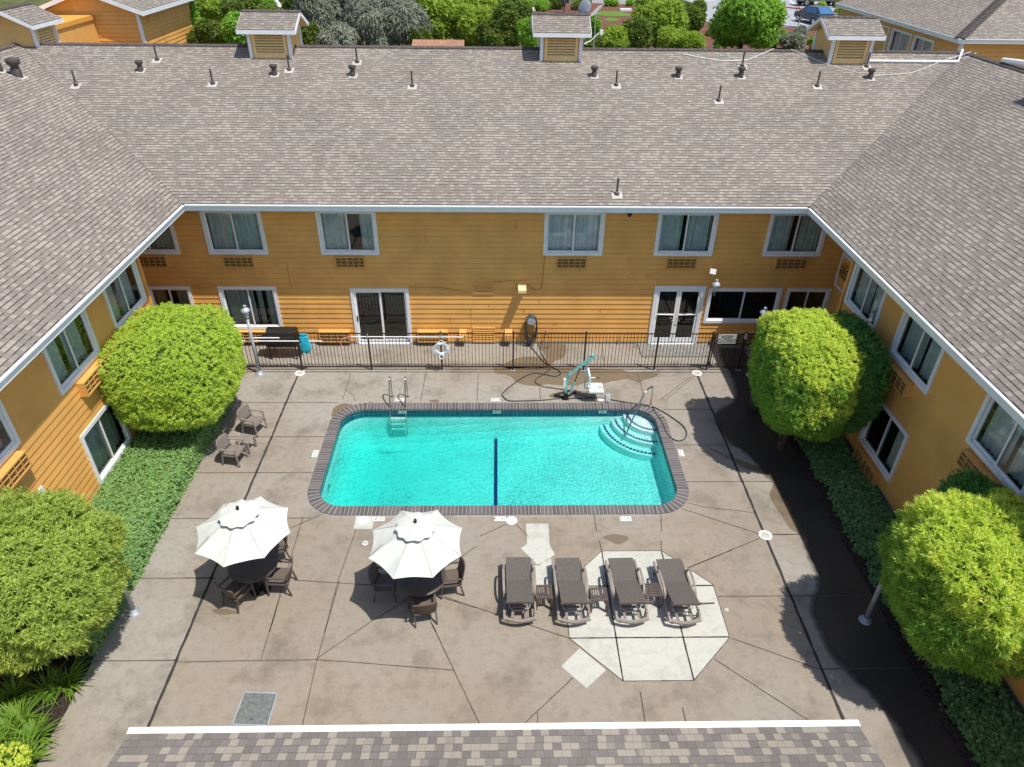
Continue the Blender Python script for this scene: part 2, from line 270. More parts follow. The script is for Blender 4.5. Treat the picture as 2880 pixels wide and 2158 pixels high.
# ------------------------------------------------------------------ mesh building
class MB:
    def __init__(s): s.v = []; s.f = []; s.m = []; s.uv = []
    def add(s, vs, fs, mi=0, uvs=None):
        o = len(s.v); s.v += [tuple(v) for v in vs]
        for i, f in enumerate(fs):
            s.f.append([o+j for j in f]); s.m.append(mi); s.uv.append(uvs[i] if uvs else None)
        return s
    def quad(s, a, b, c, d, mi=0, uv=None): return s.add([a, b, c, d], [(0, 1, 2, 3)], mi, [uv] if uv else None)
    def box(s, x0, x1, y0, y1, z0, z1, mi=0, T=None):
        vs = [Vector((x, y, z)) for x in (x0, x1) for y in (y0, y1) for z in (z0, z1)]
        if T is not None: vs = [T @ v for v in vs]
        return s.add(vs, [(0, 1, 3, 2), (4, 6, 7, 5), (0, 4, 5, 1), (2, 3, 7, 6), (0, 2, 6, 4), (1, 5, 7, 3)], mi)
    def bar(s, a, b, w, h=None, mi=0, up=(0, 0, 1)):     # rectangular bar from a to b
        a = Vector(a); b = Vector(b); h = h or w; d = (b-a); L = d.length; d.normalize(); u = Vector(up)
        if abs(d.dot(u)) > .98: u = Vector((1, 0, 0))
        x = d.cross(u).normalized(); u = x.cross(d)
        T = Matrix(((x.x, d.x, u.x, a.x), (x.y, d.y, u.y, a.y), (x.z, d.z, u.z, a.z), (0, 0, 0, 1)))
        return s.box(-w/2, w/2, 0, L, -h/2, h/2, mi, T)
    def tube(s, pts, r, n=8, mi=0, cap=True):
        pts = [Vector(p) for p in pts]; rs = r if isinstance(r, (list, tuple)) else [r]*len(pts)
        rings = []; prev = None
        for i, p in enumerate(pts):
            d = (pts[min(i+1, len(pts)-1)]-pts[max(i-1, 0)]).normalized()
            if prev is None:
                a = Vector((0, 0, 1)) if abs(d.z) < .9 else Vector((1, 0, 0)); x = d.cross(a).normalized()
            else: x = (prev-d*prev.dot(d)).normalized()
            prev = x; y = d.cross(x)
            rings.append([p+(x*math.cos(2*math.pi*j/n)+y*math.sin(2*math.pi*j/n))*rs[i] for j in range(n)])
        vs = [v for q in rings for v in q]; fs = []
        for i in range(len(pts)-1):
            for j in range(n): fs.append((i*n+j, i*n+(j+1) % n, (i+1)*n+(j+1) % n, (i+1)*n+j))
        if cap: fs += [tuple(range(n))[::-1], tuple((len(pts)-1)*n+j for j in range(n))]
        return s.add(vs, fs, mi)
    def lathe(s, prof, c=(0, 0, 0), n=16, mi=0):          # prof: [(r,z)]
        vs = []; fs = []; c = Vector(c)
        for r, z in prof: vs += [c+Vector((r*math.cos(2*math.pi*j/n), r*math.sin(2*math.pi*j/n), z)) for j in range(n)]
        for i in range(len(prof)-1):
            for j in range(n): fs.append((i*n+j, i*n+(j+1) % n, (i+1)*n+(j+1) % n, (i+1)*n+j))
        return s.add(vs, fs, mi)
    def prism(s, poly, z0, z1, mi=0):
        n = len(poly); vs = [(p[0], p[1], z0) for p in poly]+[(p[0], p[1], z1) for p in poly]
        return s.add(vs, [tuple(range(n))[::-1], tuple(range(n, 2*n))]+[(i, (i+1) % n, n+(i+1) % n, n+i) for i in range(n)], mi)
    def sheet(s, poly, z, mi=0): return s.add([(p[0], p[1], z) for p in poly], [tuple(range(len(poly)))], mi)
    def build(s, name, mats, parent=None, smooth=False, loc=None):
        me = bpy.data.meshes.new(name); me.from_pydata(s.v, [], s.f)
        for m in (mats if isinstance(mats, (list, tuple)) else [mats]): me.materials.append(m)
        me.polygons.foreach_set('material_index', s.m)
        if any(s.uv):
            uv = me.uv_layers.new(name='UVMap')
            for p, u in zip(me.polygons, s.uv):
                if u:
                    for li, q in zip(p.loop_indices, u): uv.data[li].uv = q
        if smooth: me.polygons.foreach_set('use_smooth', [True]*len(me.polygons))
        me.update()
        o = bpy.data.objects.new(name, me); COL.objects.link(o)
        if parent: o.parent = parent
        if loc: o.location = loc
        return o
def fix_normals(o):
    bm = bmesh.new(); bm.from_mesh(o.data); bmesh.ops.recalc_face_normals(bm, faces=bm.faces); bm.to_mesh(o.data); bm.free(); return o
def tag(o, label=None, cat=None, group=None, kind=None):
    if label: o['label'] = label
    if cat: o['category'] = cat
    if group: o['group'] = group
    if kind: o['kind'] = kind
    return o
def thing(name, label, cat, loc=(0, 0, 0), rz=0, group=None):
    o = bpy.data.objects.new(name, None); COL.objects.link(o); o.empty_display_size = .1
    o.location = loc; o.rotation_euler = (0, 0, rz); return tag(o, label, cat, group)
def structure(o): o['kind'] = 'structure'; return o
def copy_thing(root, loc, rz=None, label=None, kids=None):
    c = root.copy(); COL.objects.link(c); c.location = loc
    if rz is not None: c.rotation_euler = (0, 0, rz)
    if label: c['label'] = label
    def rec(a, b):
        for ch in list(KIDS(a)):
            d = ch.copy(); COL.objects.link(d); d.parent = b; rec(ch, d)
    rec(root, c); return c
def KIDS(o): return [x for x in bpy.data.objects if x.parent == o]
def rrect(x0, x1, y0, y1, r, n=10):
    p = []
    for cx, cy, a in ((x1-r, y1-r, 0), (x0+r, y1-r, 90), (x0+r, y0+r, 180), (x1-r, y0+r, 270)):
        for i in range(n+1):
            t = R(a+90*i/n); p.append((cx+r*math.cos(t), cy+r*math.sin(t)))
    return p
def densify(p, step=.12):
    q = []
    for i in range(len(p)):
        a = Vector(p[i]).to_2d(); b = Vector(p[(i+1) % len(p)]).to_2d(); m = max(1, int((b-a).length/step))
        q += [tuple(a.lerp(b, j/m)) for j in range(m)]
    return q
def wobble(poly, amp=.05, step=.1, fr=3, seed=0):
    q = densify([(p[0], p[1]) for p in poly], step)
    for it in range(3): q = [tuple((Vector(q[i-1])+Vector(q[i])*2+Vector(q[(i+1) % len(q)]))/4) for i in range(len(q))]
    return [(x+amp*mnoise.noise((x*fr, y*fr, seed)), y+amp*mnoise.noise((x*fr, y*fr, seed+9))) for x, y in q]
def quads_object(name, V, material, parent=None):        # V: (n,4,3) loose quads (leaves)
    n = len(V); me = bpy.data.meshes.new(name)
    me.vertices.add(n*4); me.loops.add(n*4); me.polygons.add(n)
    me.vertices.foreach_set('co', V.reshape(-1).astype(np.float32)); me.loops.foreach_set('vertex_index', np.arange(n*4, dtype=np.int32))
    me.polygons.foreach_set('loop_start', np.arange(0, n*4, 4, dtype=np.int32)); me.polygons.foreach_set('loop_total', np.full(n, 4, dtype=np.int32))
    me.materials.append(material); me.update(calc_edges=True); me.validate()
    o = bpy.data.objects.new(name, me); COL.objects.link(o)
    if parent: o.parent = parent
    return o
def unit(a): return a/np.maximum(np.linalg.norm(a, axis=-1, keepdims=True), 1e-9)
def leaves(P, Nn, per, L, W, spread=.8, up=.3, droop=0.0):
    P = np.repeat(P, per, 0); Nn = np.repeat(Nn, per, 0); n = len(P)
    d = unit(Nn*.42+rng.normal(size=(n, 3))*spread*.7+np.array([0, 0, up])); s = unit(np.cross(Nn+np.array([0, 0, .5])+rng.normal(size=(n, 3))*.4, d))
    l = L*rng.uniform(.6, 1.25, (n, 1)); w = W*rng.uniform(.7, 1.3, (n, 1)); dr = np.array([0, 0, -1.])*droop*l
    return np.stack([P, P+d*l*.45+s*w/2, P+d*l+dr, P+d*l*.45-s*w/2], 1)
def text_part(body, size, material, parent, loc, rot, name='lettering', ext=.002, sx=1.0):
    cu = bpy.data.curves.new(name, 'FONT'); cu.body = body; cu.size = size; cu.align_x = 'CENTER'; cu.align_y = 'CENTER'; cu.extrude = ext; cu.space_line = .85
    t = bpy.data.objects.new(name, cu); COL.objects.link(t); dg = bpy.context.evaluated_depsgraph_get(); dg.update()
    me = bpy.data.meshes.new_from_object(t.evaluated_get(dg)); bpy.data.objects.remove(t)
    me.materials.clear(); me.materials.append(material)
    o = bpy.data.objects.new(name, me); COL.objects.link(o); o.parent = parent; o.location = loc; o.rotation_euler = rot; o.scale = (sx, 1, 1); return o

# ================================================================== SETTING: ground, deck, pool
def hgt(x, y):
    t = min(1, max(0, (y-42)/16)); return -.06+4.06*t*t*(3-2*t)
mb = MB()
def grid(xs, ys):
    o = len(mb.v); nx = len(xs)
    vs = [(x, y, hgt(x, y)) for y in ys for x in xs]
    mb.add(vs, [(j*nx+i, j*nx+i+1, (j+1)*nx+i+1, (j+1)*nx+i) for j in range(len(ys)-1) for i in range(nx-1)])
grid([-300, -60, -30, -13.2, 12.1, 30, 60, 300], [22.5, 30, 38, 42, 44, 46, 48, 50, 52, 54, 56, 58, 64, 80, 120, 400])
grid([-300, -60, -13.2], [3, 22.5]); grid([12.1, 60, 300], [3, 22.5]); grid([-300, -60, -13.2, 12.1, 60, 300], [-200, 3])
structure(mb.build('ground', M['earth'], smooth=True))
def ground_sheet(name, poly, material, z=4.0, lift=.02):
    m = MB(); m.sheet(poly, z+lift); return structure(m.build(name, material))
P4 = lambda fr, pts, z=4.0: [G(fr, x, y, z) for x, y in pts]
ground_sheet('mulch_bed', P4('N', [(1420, 12), (1700, 8), (1960, 30), (2300, 60), (2380, 92), (2400, 150), (2100, 175), (1700, 160), (1440, 150)]), M['mulch'], lift=.012)
ground_sheet('lawn_patch', wobble(P4('S3', [(900, 190), (960, 150), (1180, 140), (1400, 175), (1380, 210), (1100, 205)]), .3, .4), M['grassm'], lift=.03)
ground_sheet('lawn_patch', wobble(P4('S3', [(1040, 260), (1090, 225), (1200, 225), (1260, 255), (1180, 275)]), .3, .4), M['grassm'], lift=.03)
ground_sheet('dirt_path', P4('N', [(765, 22), (775, -6), (812, -8), (806, 20)]), M['kerb'], lift=.02)
pk = [(1925, -25), (2990, -25), (2990, 120), (2390, 84), (2210, 77), (1985, 64), (1930, 40)]
ground_sheet('parking_lot', P4('N', pk), M['asphalt'], lift=.024)
m = MB()
for a, b in (((2222, 36), (2258, 36)), ((2208, 51), (2262, 53)), ((2206, 59), (2268, 62)), ((2240, 60), (2268, 74)), ((2262, 42), (2330, 44)), ((2220, 2), (2240, 16)), ((1960, 6), (2010, 2)), ((2260, 18), (2350, 22))):
    a = G('N', *a, 4.0); b = G('N', *b, 4.0); d = (b-a).normalized(); s = Vector((-d.y, d.x, 0))*.09
    m.sheet([a-s, b-s, b+s, a+s], 4.032)
structure(m.build('parking_line', M['paint']))
m = MB(); m.bar(G('N', 2205, 75, 4.0), G('N', 2282, 82, 4.0), .3, .3); m.bar(G('N', 1985, 64, 4.0), G('N', 2000, 66, 4.0), .3, .3); structure(m.build('kerb', M['kerb']))
m = MB(); m.bar(G('N', 2200, 22, 4.0), G('N', 2360, 38, 4.0), .3, .26); structure(m.build('red_kerb', M['redk']))

# pool deck with a hole for the pool
PX0, PX1, PY0, PY1, PR = -4.9, 5.0, 13.8, 18.2, .72
inner = rrect(PX0, PX1, PY0, PY1, PR); outer = rrect(PX0-.33, PX1+.33, PY0-.33, PY1+.33, PR+.33)
mid = rrect(PX0-.15, PX1+.15, PY0-.15, PY1+.15, PR+.15)
bm = bmesh.new()
def loop(pts, z):
    vs = [bm.verts.new((x, y, z)) for x, y in pts]; return [bm.edges.new((vs[i], vs[(i+1) % len(vs)])) for i in range(len(vs))]
es = loop([(-13.2, 3), (12.1, 3), (12.1, 22.5), (-13.2, 22.5)], 0)+loop(mid, 0)
bmesh.ops.triangle_fill(bm, use_beauty=True, edges=es); bmesh.ops.recalc_face_normals(bm, faces=bm.faces)
if sum(f.normal.z for f in bm.faces) < 0: bmesh.ops.reverse_faces(bm, faces=bm.faces)
me = bpy.data.meshes.new('pool_deck'); bm.to_mesh(me); bm.free(); me.materials.append(M['deck'])
dk = bpy.data.objects.new('pool_deck', me); COL.objects.link(dk); structure(dk)
# light repair slabs
m = MB()
octo = [(2.62, 12.18), (4.13, 12.18), (5.16, 11.11), (5.16, 9.64), (4.12, 8.6), (2.63, 8.6), (1.59, 9.65), (1.59, 11.11)]
m.sheet(octo, .004)
m.sheet([G('B8', *p) for p in ((855, 960), (1090, 1155), (915, 1315), (690, 1120))], .005)
m.sheet([G('F', *p) for p in ((1136, 1131), (1184, 1131), (1187, 1178), (1198, 1198), (1162, 1222), (1124, 1184), (1138, 1175))], .004)
m.sheet([G('F', *p) for p in ((1150, 1224), (1164, 1219), (1190, 1206), (1194, 1262), (1156, 1264))], .004)
m.sheet([G('B7', *p) for p in ((1300, 246), (1436, 250), (1422, 348), (1280, 345))], .004)
m.sheet(wobble([G('B6', *p) for p in ((255, 240), (310, 240), (315, 290), (265, 292))], .02, .1), .004)
structure(m.build('pale_slab', M['pale']))
# joints
def strip(m, a, b, w, z=.008, jag=0):
    a = Vector(a).to_2d(); b = Vector(b).to_2d(); d = (b-a); L = d.length; d.normalize(); s = Vector((-d.y, d.x)); n = max(1, int(L/.12)) if jag else 1
    ps = []
    for i in range(n+1):
        c = a.lerp(b, i/n); o = jag*mnoise.noise((c.x*3, c.y*3, 1.7)) if jag else 0; ww = w*(1+.5*(mnoise.noise((c.x*5, c.y*5, 4)) if jag else 0)); ps.append((c+s*(o+ww/2), c+s*(o-ww/2)))
    for (p, q), (p2, q2) in zip(ps, ps[1:]): m.quad((q.x, q.y, z), (q2.x, q2.y, z), (p2.x, p2.y, z), (p.x, p.y, z))
m = MB()
strip(m, (-6.84, 20.36), (-6.86, 3.2), .062, jag=.012); strip(m, (6.93, 20.36), (6.91, 3.2), .062, jag=.012)
strip(m, (-13, 20.40), (8.6, 20.36), .035, jag=.006)
for a, b in (((2.62, 12.18), (2.63, 8.6)), ((4.13, 12.18), (4.12, 8.6)), ((1.59, 11.08), (5.16, 11.08)), ((1.59, 9.65), (5.16, 9.65))): strip(m, a, b, .03, .010, .004)
for i in range(8): strip(m, octo[i], octo[(i+1) % 8], .014, .0095, .004)
structure(m.build('deck_joint', M['joint']))
m = MB()
for y, x0, x1 in ((18.58, -8.6, -5.2), (16.81, -8.4, -5.23), (15.18, -8.6, -5.23), (13.38, -8.6, -4.9), (11.40, -8.6, -6.86), (9.18, -8.6, -6.86), (18.18, 5.33, 8.8), (16.37, 5.33, 8.8), (14.74, 5.33, 8.8), (12.72, 6.95, 8.8), (10.76, 5.2, 8.8), (8.84, 6.95, 8.8), (6.6, 6.95, 8.9)):
    strip(m, (x0, y), (x1, y), .024, .008, .006)
seg = [('B7',0,718,240,720),('B7',895,256,640,1130),('B7',1300,345,1160,745),('B7',1160,745,1060,1130),('B7',800,340,1030,240),('B7',830,735,1150,755),('B7',1150,755,1500,775),
 ('B7',1425,1040,1690,880),('B7',1425,1040,1000,1330),('B7',1960,870,2212,945),('B7',1830,970,1905,1133),('B7',1960,650,2212,480),
 ('B5',665,275,1000,385),('B5',1000,385,1480,545),('B5',590,455,910,1130),('B5',0,693,730,750),('B5',1500,800,1155,1125),('B5',1938,890,1975,1120),('B4',2055,590,1950,1060),
 ('B4',2200,80,2055,590),('B4',1820,170,1690,590),('B4',1150,605,2055,590),('B4',2055,590,2212,602),('B6',315,450,895,655),('B6',205,585,865,1015),('B6',0,900,25,1020),
 ('B3',590,932,900,926),('B3',500,955,40,1145),('B3',0,765,490,925),('B8',1820,245,2212,85),('B8',1030,0,1050,95),('B8',1580,0,1580,95),('B2',1725,745,1740,840),('B2',2125,742,2127,840),('B2',1205,795,1040,870),('B2',1255,795,1330,870),
 ('A5',60,1128,10,1300),('A5',547,1128,515,1310),('A5',888,1128,880,1312),('A5',1285,1215,1290,1310),('A5',1920,1130,1940,1200),('A5',1940,1200,1960,1290),('L',2212,395,1810,700),('F',1505,808,1440,862),('A5',415,1098,418,1115),('A5',763,1098,763,1115),('A5',1050,960,1052,1115),('L',1780,285,1790,320),('A5',1690,935,1705,1080)]
for fr, x0, y0, x1, y1 in seg: strip(m, G(fr, x0, y0), G(fr, x1, y1), .021, .008, .007)
for path in ((('B3', 30, 725), ('B3', 130, 750), ('B3', 260, 768), ('B3', 360, 775), ('B3', 460, 790)), (('A5', 30, 1240), ('A5', 75, 1270), ('A5', 95, 1310)), (('B5', 1270, 1020), ('B5', 1275, 1060), ('B5', 1262, 1120)), (('B5', 1215, 455), ('B5', 1235, 460))):
    for a, b in zip(path, path[1:]): strip(m, G(*a), G(*b), .014, .0085, .03)
structure(m.build('hairline_joint', M['fine']))
# puddles and soaked concrete
def wetsheet(pts, z=.0045, amp=.04, seed=0):
    m = MB(); m.sheet(wobble(pts, amp, .08, 2.5, seed), z); return m
m = MB()
big = [G('L', *p) for p in ((-440, 240), (0, 262), (400, 262), (900, 275), (1310, 286), (1340, 318), (1810, 334), (1740, 392), (1560, 440), (1535, 476), (1400, 415), (1300, 420), (1100, 460), (1030, 480), (985, 500), (880, 455), (780, 470), (700, 500), (490, 505), (350, 495), (230, 480), (180, 518), (0, 500), (-100, 480), (-170, 420), (-230, 362), (-440, 336))]
m.sheet(wobble(big, .03, .08, 2.5), .0045)
up = [G('Q8', *p) for p in ((860, 640), (950, 605), (1050, 570), (1180, 565), (1300, 590), (1330, 560), (1300, 520), (1240, 470), (1240, 425), (1555, 425), (1555, 520), (1490, 600), (1410, 610), (1390, 650), (1390, 700), (860, 700))]
m.sheet(wobble(up, .03, .08, 2.5, 3), .0045)
for pts in ([('Q3', 1720, 760), ('Q3', 1760, 735), ('Q3', 1870, 715), ('Q3', 2000, 725), ('Q3', 2050, 765), ('Q3', 1960, 800)], [('Q3', 270, 780), ('Q3', 330, 752), ('Q3', 440, 765), ('Q3', 400, 800)],
            [('B1', 2145, 170), ('B1', 2160, 110), ('B1', 2215, 80), ('B1', 2300, 90), ('B1', 2250, 130), ('B1', 2190, 180)], [('B8', 1040, -20), ('B8', 1130, 5), ('B8', 1190, 50), ('B8', 1270, 10), ('B8', 1300, -30), ('B8', 1150, -60)],
            [('L', 290, 660), ('L', 330, 610), ('L', 500, 600), ('L', 480, 690)], [('B7', 190, 960), ('B7', 330, 950), ('B7', 420, 985), ('B7', 260, 1000)], [('B3', 130, 350), ('B3', 400, 500), ('B3', 600, 560), ('B3', 560, 680), ('B3', 700, 900), ('B3', 790, 940), ('B3', 620, 540), ('B3', 300, 420)]):
    m.sheet(wobble([G(*p) for p in pts], .02, .06, 3), .0045)
structure(m.build('wet_patch', M['wet']))
def soft_sheet(poly, inset, z, name, material):
    q = wobble(poly, .1, .22, 1.3); n = len(q); c = sum(p[0]*r[1]-r[0]*p[1] for p, r in zip(q, q[1:]+q[:1])); sg = 1 if c > 0 else -1
    inn = []
    for i in range(n):
        a, b = Vector(q[i-2]), Vector(q[(i+2) % n]); d = (b-a).normalized(); inn.append((q[i][0]-d.y*sg*inset, q[i][1]+d.x*sg*inset))
    m = MB(); m.add([(x, y, z) for x, y in q]+[(x, y, z) for x, y in inn], [(i, (i+1) % n, n+(i+1) % n, n+i) for i in range(n)]+[tuple(range(n, 2*n))])
    o = m.build(name, material); at = o.data.attributes.new('damp', 'FLOAT', 'POINT'); at.data.foreach_set('value', [0.0]*n+[1.0]*n); return structure(o)
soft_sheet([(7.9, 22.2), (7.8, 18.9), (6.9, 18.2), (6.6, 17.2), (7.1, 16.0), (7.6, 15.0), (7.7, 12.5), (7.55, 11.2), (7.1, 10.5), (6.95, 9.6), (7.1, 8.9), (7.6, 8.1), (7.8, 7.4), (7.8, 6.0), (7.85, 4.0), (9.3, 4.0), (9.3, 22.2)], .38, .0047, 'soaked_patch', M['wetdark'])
# planting beds
def bed(x0, x1, y0, y1, name):
    m = MB(); xs = np.linspace(x0, x1, 12); ys = np.linspace(y0, y1, 80)
    vs = [(x+(.05*mnoise.noise((x*2, y*2.2, 3)) if i in (0, 11) else 0), y, .012+(.05 if 0 < i < 11 else 0)*(1+mnoise.noise((x*4, y*4, 0)))) for y in ys for i, x in enumerate(xs)]
    m.add(vs, [(j*12+i, j*12+i+1, (j+1)*12+i+1, (j+1)*12+i) for j in range(79) for i in range(11)])
    return structure(m.build(name, M['soil'], smooth=True))
bed(-10.5, -8.62, 3, 19.6, 'planting_bed'); bed(8.86, 10.6, 3, 19.4, 'planting_bed')

# swimming pool
pool = thing('swimming_pool', 'rectangular turquoise swimming pool with rounded corners and dark brick edge', 'swimming pool')
m = MB(); n = len(inner); per = 0
for i in range(n):
    j = (i+1) % n; a, b, c, d = outer[i], outer[j], inner[j], inner[i]
    L = ((Vector(a).lerp(Vector(d), .5))-(Vector(b).lerp(Vector(c), .5))).length; nb = max(1, round(L/.105)); u0, u1 = per, per+nb*.105; per = u1
    m.quad((*d, .022), (*a, .022), (*b, .022), (*c, .022), 0, [(u0, 0), (u0, .33), (u1, .33), (u1, 0)][0:4])
    m.uv[-1] = [(u0, 0), (u0, .33), (u1, .33), (u1, 0)]
    m.quad((*a, .022), (*a, -.05), (*b, -.05), (*b, .022), 0); m.uv[-1] = [(u0, 0), (u0, .1), (u1, .1), (u1, 0)]
    m.quad((*d, -.06), (*d, .022), (*c, .022), (*c, -.06), 0); m.uv[-1] = [(u0, 0), (u0, .1), (u1, .1), (u1, 0)]
# long straight runs need real brick rhythm: u runs with the perimeter, so bricks repeat every 105 mm
m.build('brick_coping', M['coping'], pool)
ti = rrect(PX0-.03, PX1+.03, PY0-.03, PY1+.03, PR+.03); m = MB(); per = 0
for i in range(n):
    j = (i+1) % n; a, b = ti[i], ti[j]; L = (Vector(a)-Vector(b)).length
    m.quad((*a, -.32), (*b, -.32), (*b, -.02), (*a, -.02), 0, [(per, 0), (per+L, 0), (per+L, .3), (per, .3)]); per += L
m.build('waterline_tile', M['tile'], pool)
def fz(x):
    for x0, x1, z0, z1 in ((-9, -3.6, -1.42, -1.42), (-3.6, -.1, -1.42, -1.04), (-.1, 3.5, -1.04, -.84), (3.5, 9, -.84, -.80)):
        if x <= x1: return z0+(z1-z0)*(x-x0)/(x1-x0)
m = MB(); rings = []
for ins, dz in ((-.02, None), (0, .55), (.08, .28), (.22, .1), (.5, .004)):
    rg = rrect(PX0-.03+ins, PX1+.03-ins, PY0-.03+ins, PY1+.03-ins, max(.3, PR+.03-ins*.6)); rings.append([(x, y, -.3 if dz is None else fz(x)+dz) for x, y in rg])
for a, b in zip(rings, rings[1:]):
    for i in range(n): j = (i+1) % n; m.quad(a[i], a[j], b[j], b[i])
xs = np.linspace(PX0-.05, PX1+.05, 45)
for x0, x1 in zip(xs, xs[1:]): m.quad((x0, PY0-.05, fz(x0)), (x1, PY0-.05, fz(x1)), (x1, PY1+.05, fz(x1)), (x0, PY1+.05, fz(x0)))
m.build('basin', M['plaster'], pool)
m = MB(); m.bar((-.05, 13.95, fz(-.05)+.012), (-.05, 17.98, fz(-.05)+.012), .10, .02); m.build('lane_stripe', M['bluetile'], pool)
# corner entry steps (quarter rounds about the far right corner)
CXs, CYs = PX1+.03, PY1+.03
for r_, z in ((.95, -.24), (1.33, -.42), (1.70, -.60)):
    m = MB(); arc = [(CXs-r_*math.cos(R(90*i/20)), CYs-r_*math.sin(R(90*i/20))) for i in range(21)]
    m.prism([(CXs, CYs)]+arc[::-1], -1.0, z, 0)
    st = m.build('entry_step', M['plaster'], pool); fix_normals(st)
    m = MB(); rr = r_-.10
    for i in range(20):
        a0, a1 = R(90*i/20+.4), R(90*(i+1)/20-.6)
        m.quad(*[(CXs-q*math.cos(a), CYs-q*math.sin(a), z+.006) for q, a in ((rr, a0), (rr, a1), (rr-.08, a1), (rr-.08, a0))])
    m.build('step_edge_tile', M['bluetile'], st)
m = MB(); m.tube([(PX0+.02, 15.2, -.55), (PX0+.06, 15.2, -.55)], .07, 14); m.build('return_fitting', M['steel'], pool)
m = MB(); wt = rrect(PX0-.1, PX1+.1, PY0-.1, PY1+.1, PR+.1); m.prism(wt, -1.9, -.185); w = m.build('pool_water', M['water']); fix_normals(w); structure(w)

# depth markers set in the deck, numerals at the waterline
def no_dive(mb, cx, cy, r, z, mi=1):
    for i in range(20):
        a0, a1 = R(18*i), R(18*(i+1)); mb.quad(*[(cx+q*math.cos(a), cy+q*math.sin(a), z) for q, a in ((r, a0), (r, a1), (r*.78, a1), (r*.78, a0))], mi)
    d = Vector((1, -1, 0)).normalized()*r*.85; s = Vector((1, 1, 0)).normalized()*r*.09; c = Vector((cx, cy, z))
    mb.quad(c-d-s, c+d-s, c+d+s, c-d+s, mi); mb.quad((cx-.5*r, cy-.1*r, z+.001), (cx+.3*r, cy-.3*r, z+.001), (cx+.35*r, cy-.1*r, z+.001), (cx-.4*r, cy+.15*r, z+.001), mi)
def marker(txt, x, y, rz, label, w=.30):
    t = thing('depth_marker', label, 'depth marker', (x, y, 0), rz, 'depth markers set round the pool')
    m = MB(); m.box(-w/2, w/2, -.075, .075, .001, .012, 0); no_dive(m, w*.27, 0, .055, .0135); m.build('tile', [M['white'], M['ink']], t)
    text_part(txt, .17, M['ink'], t, (-w*.22, 0, .0125), (0, 0, 0), 'number', .001, .8 if len(txt) > 1 else 1); return t
marker('6', -3.12, 13.33, 0, 'white depth tile reading 6 beside the square skimmer slab')
marker('4½', .07, 13.32, 0, 'white depth tile reading 4½ beside the round lid at mid pool')
marker('3½', 3.39, 13.30, 0, 'white depth tile reading 3½ on the loungers side of the pool')
marker('6', -5.36, 16.0, R(-90), 'sideways white depth tile reading 6 beside the pool end facing the hedge', .30)
marker('3½', 5.46, 16.0, R(90), 'sideways white depth tile by the pool end facing the ivy bed', .30)
marker('6', -3.2, 18.72, R(180), 'upside-down white depth tile reading 6 between the ladder rails')
marker('4½', -.06, 18.72, R(180), 'upside-down white depth tile at the far middle of the pool')
marker('3½', 3.36, 18.72, R(180), 'upside-down white depth tile beneath the pool lift seat')
for txt, x in (('6', -3.05), ('4½', -.02), ('3½', 3.4)):
    m = MB(); m.box(x-.13, x+.13, PY1-.005, PY1+.02, -.17, -.06); pl = m.build('waterline_number', M['teal'], pool)
    text_part(txt, .12, M['ink'], pl, (x, PY1-.007, -.115), (R(90), 0, 0), 'number', .001)

# lids and hatch in the deck
def lid(x, y, r, label, ring=True):
    t = thing('drain_lid', label, 'lid', (x, y, 0), 0, 'round lids set in the deck'); m = MB()
    m.lathe([(r*.72 if ring else 0.001, .014), (r, .014), (r, .001)], n=28); m.build('rim', M['white'], t)
    if ring: m = MB(); m.lathe([(.001, .012), (r*.72, .012)], n=28); m.build('cover', M['pale'], t)
    m = MB(); [m.lathe([(.001, .016), (.014, .016)], (dx, .02, 0), 8) for dx in (-.05, .05)]; m.build('screw', M['ink'], t)
lid(6.93, 12.69, .17, 'white ringed lid on the long joint near the ivy bed')
lid(6.95, 20.3, .17, 'white ringed lid on the joint in front of the gate')
lid(-6.8, 20.3, .17, 'white ringed lid at the foot of the fence below the blue net')
lid(-3.52, 13.27, .15, 'plain white lid inside the pale square slab', False)
lid(.37, 13.25, .15, 'plain white lid beside the 4½ depth tile', False)
lid(*G('B7', 1368, 455)[:2], .075, 'small brown rimmed lid between the two umbrellas')
hq = [G('B4', *p) for p in ((1585, 803), (1797, 810), (1735, 1017), (1508, 1010))]
m = MB(); c = sum(hq, Vector())/4; m.prism([(p.x-c.x, p.y-c.y) for p in hq], -.02, .014)
t = thing('access_hatch', 'square metal access hatch of diamond plate near the low roof', 'hatch', (c.x, c.y, 0)); m.build('plate', M['hatch'], t)
m = MB()
for i in range(4): m.bar(hq[i]-c+Vector((0, 0, .009)), hq[(i+1) % 4]-c+Vector((0, 0, .009)), .022, .02)
m.build('frame', M['galv'], t); m = MB(); m.tube([(-.03, -.24, .016), (.03, -.24, .016)], .008); m.build('handle', M['ink'], t)

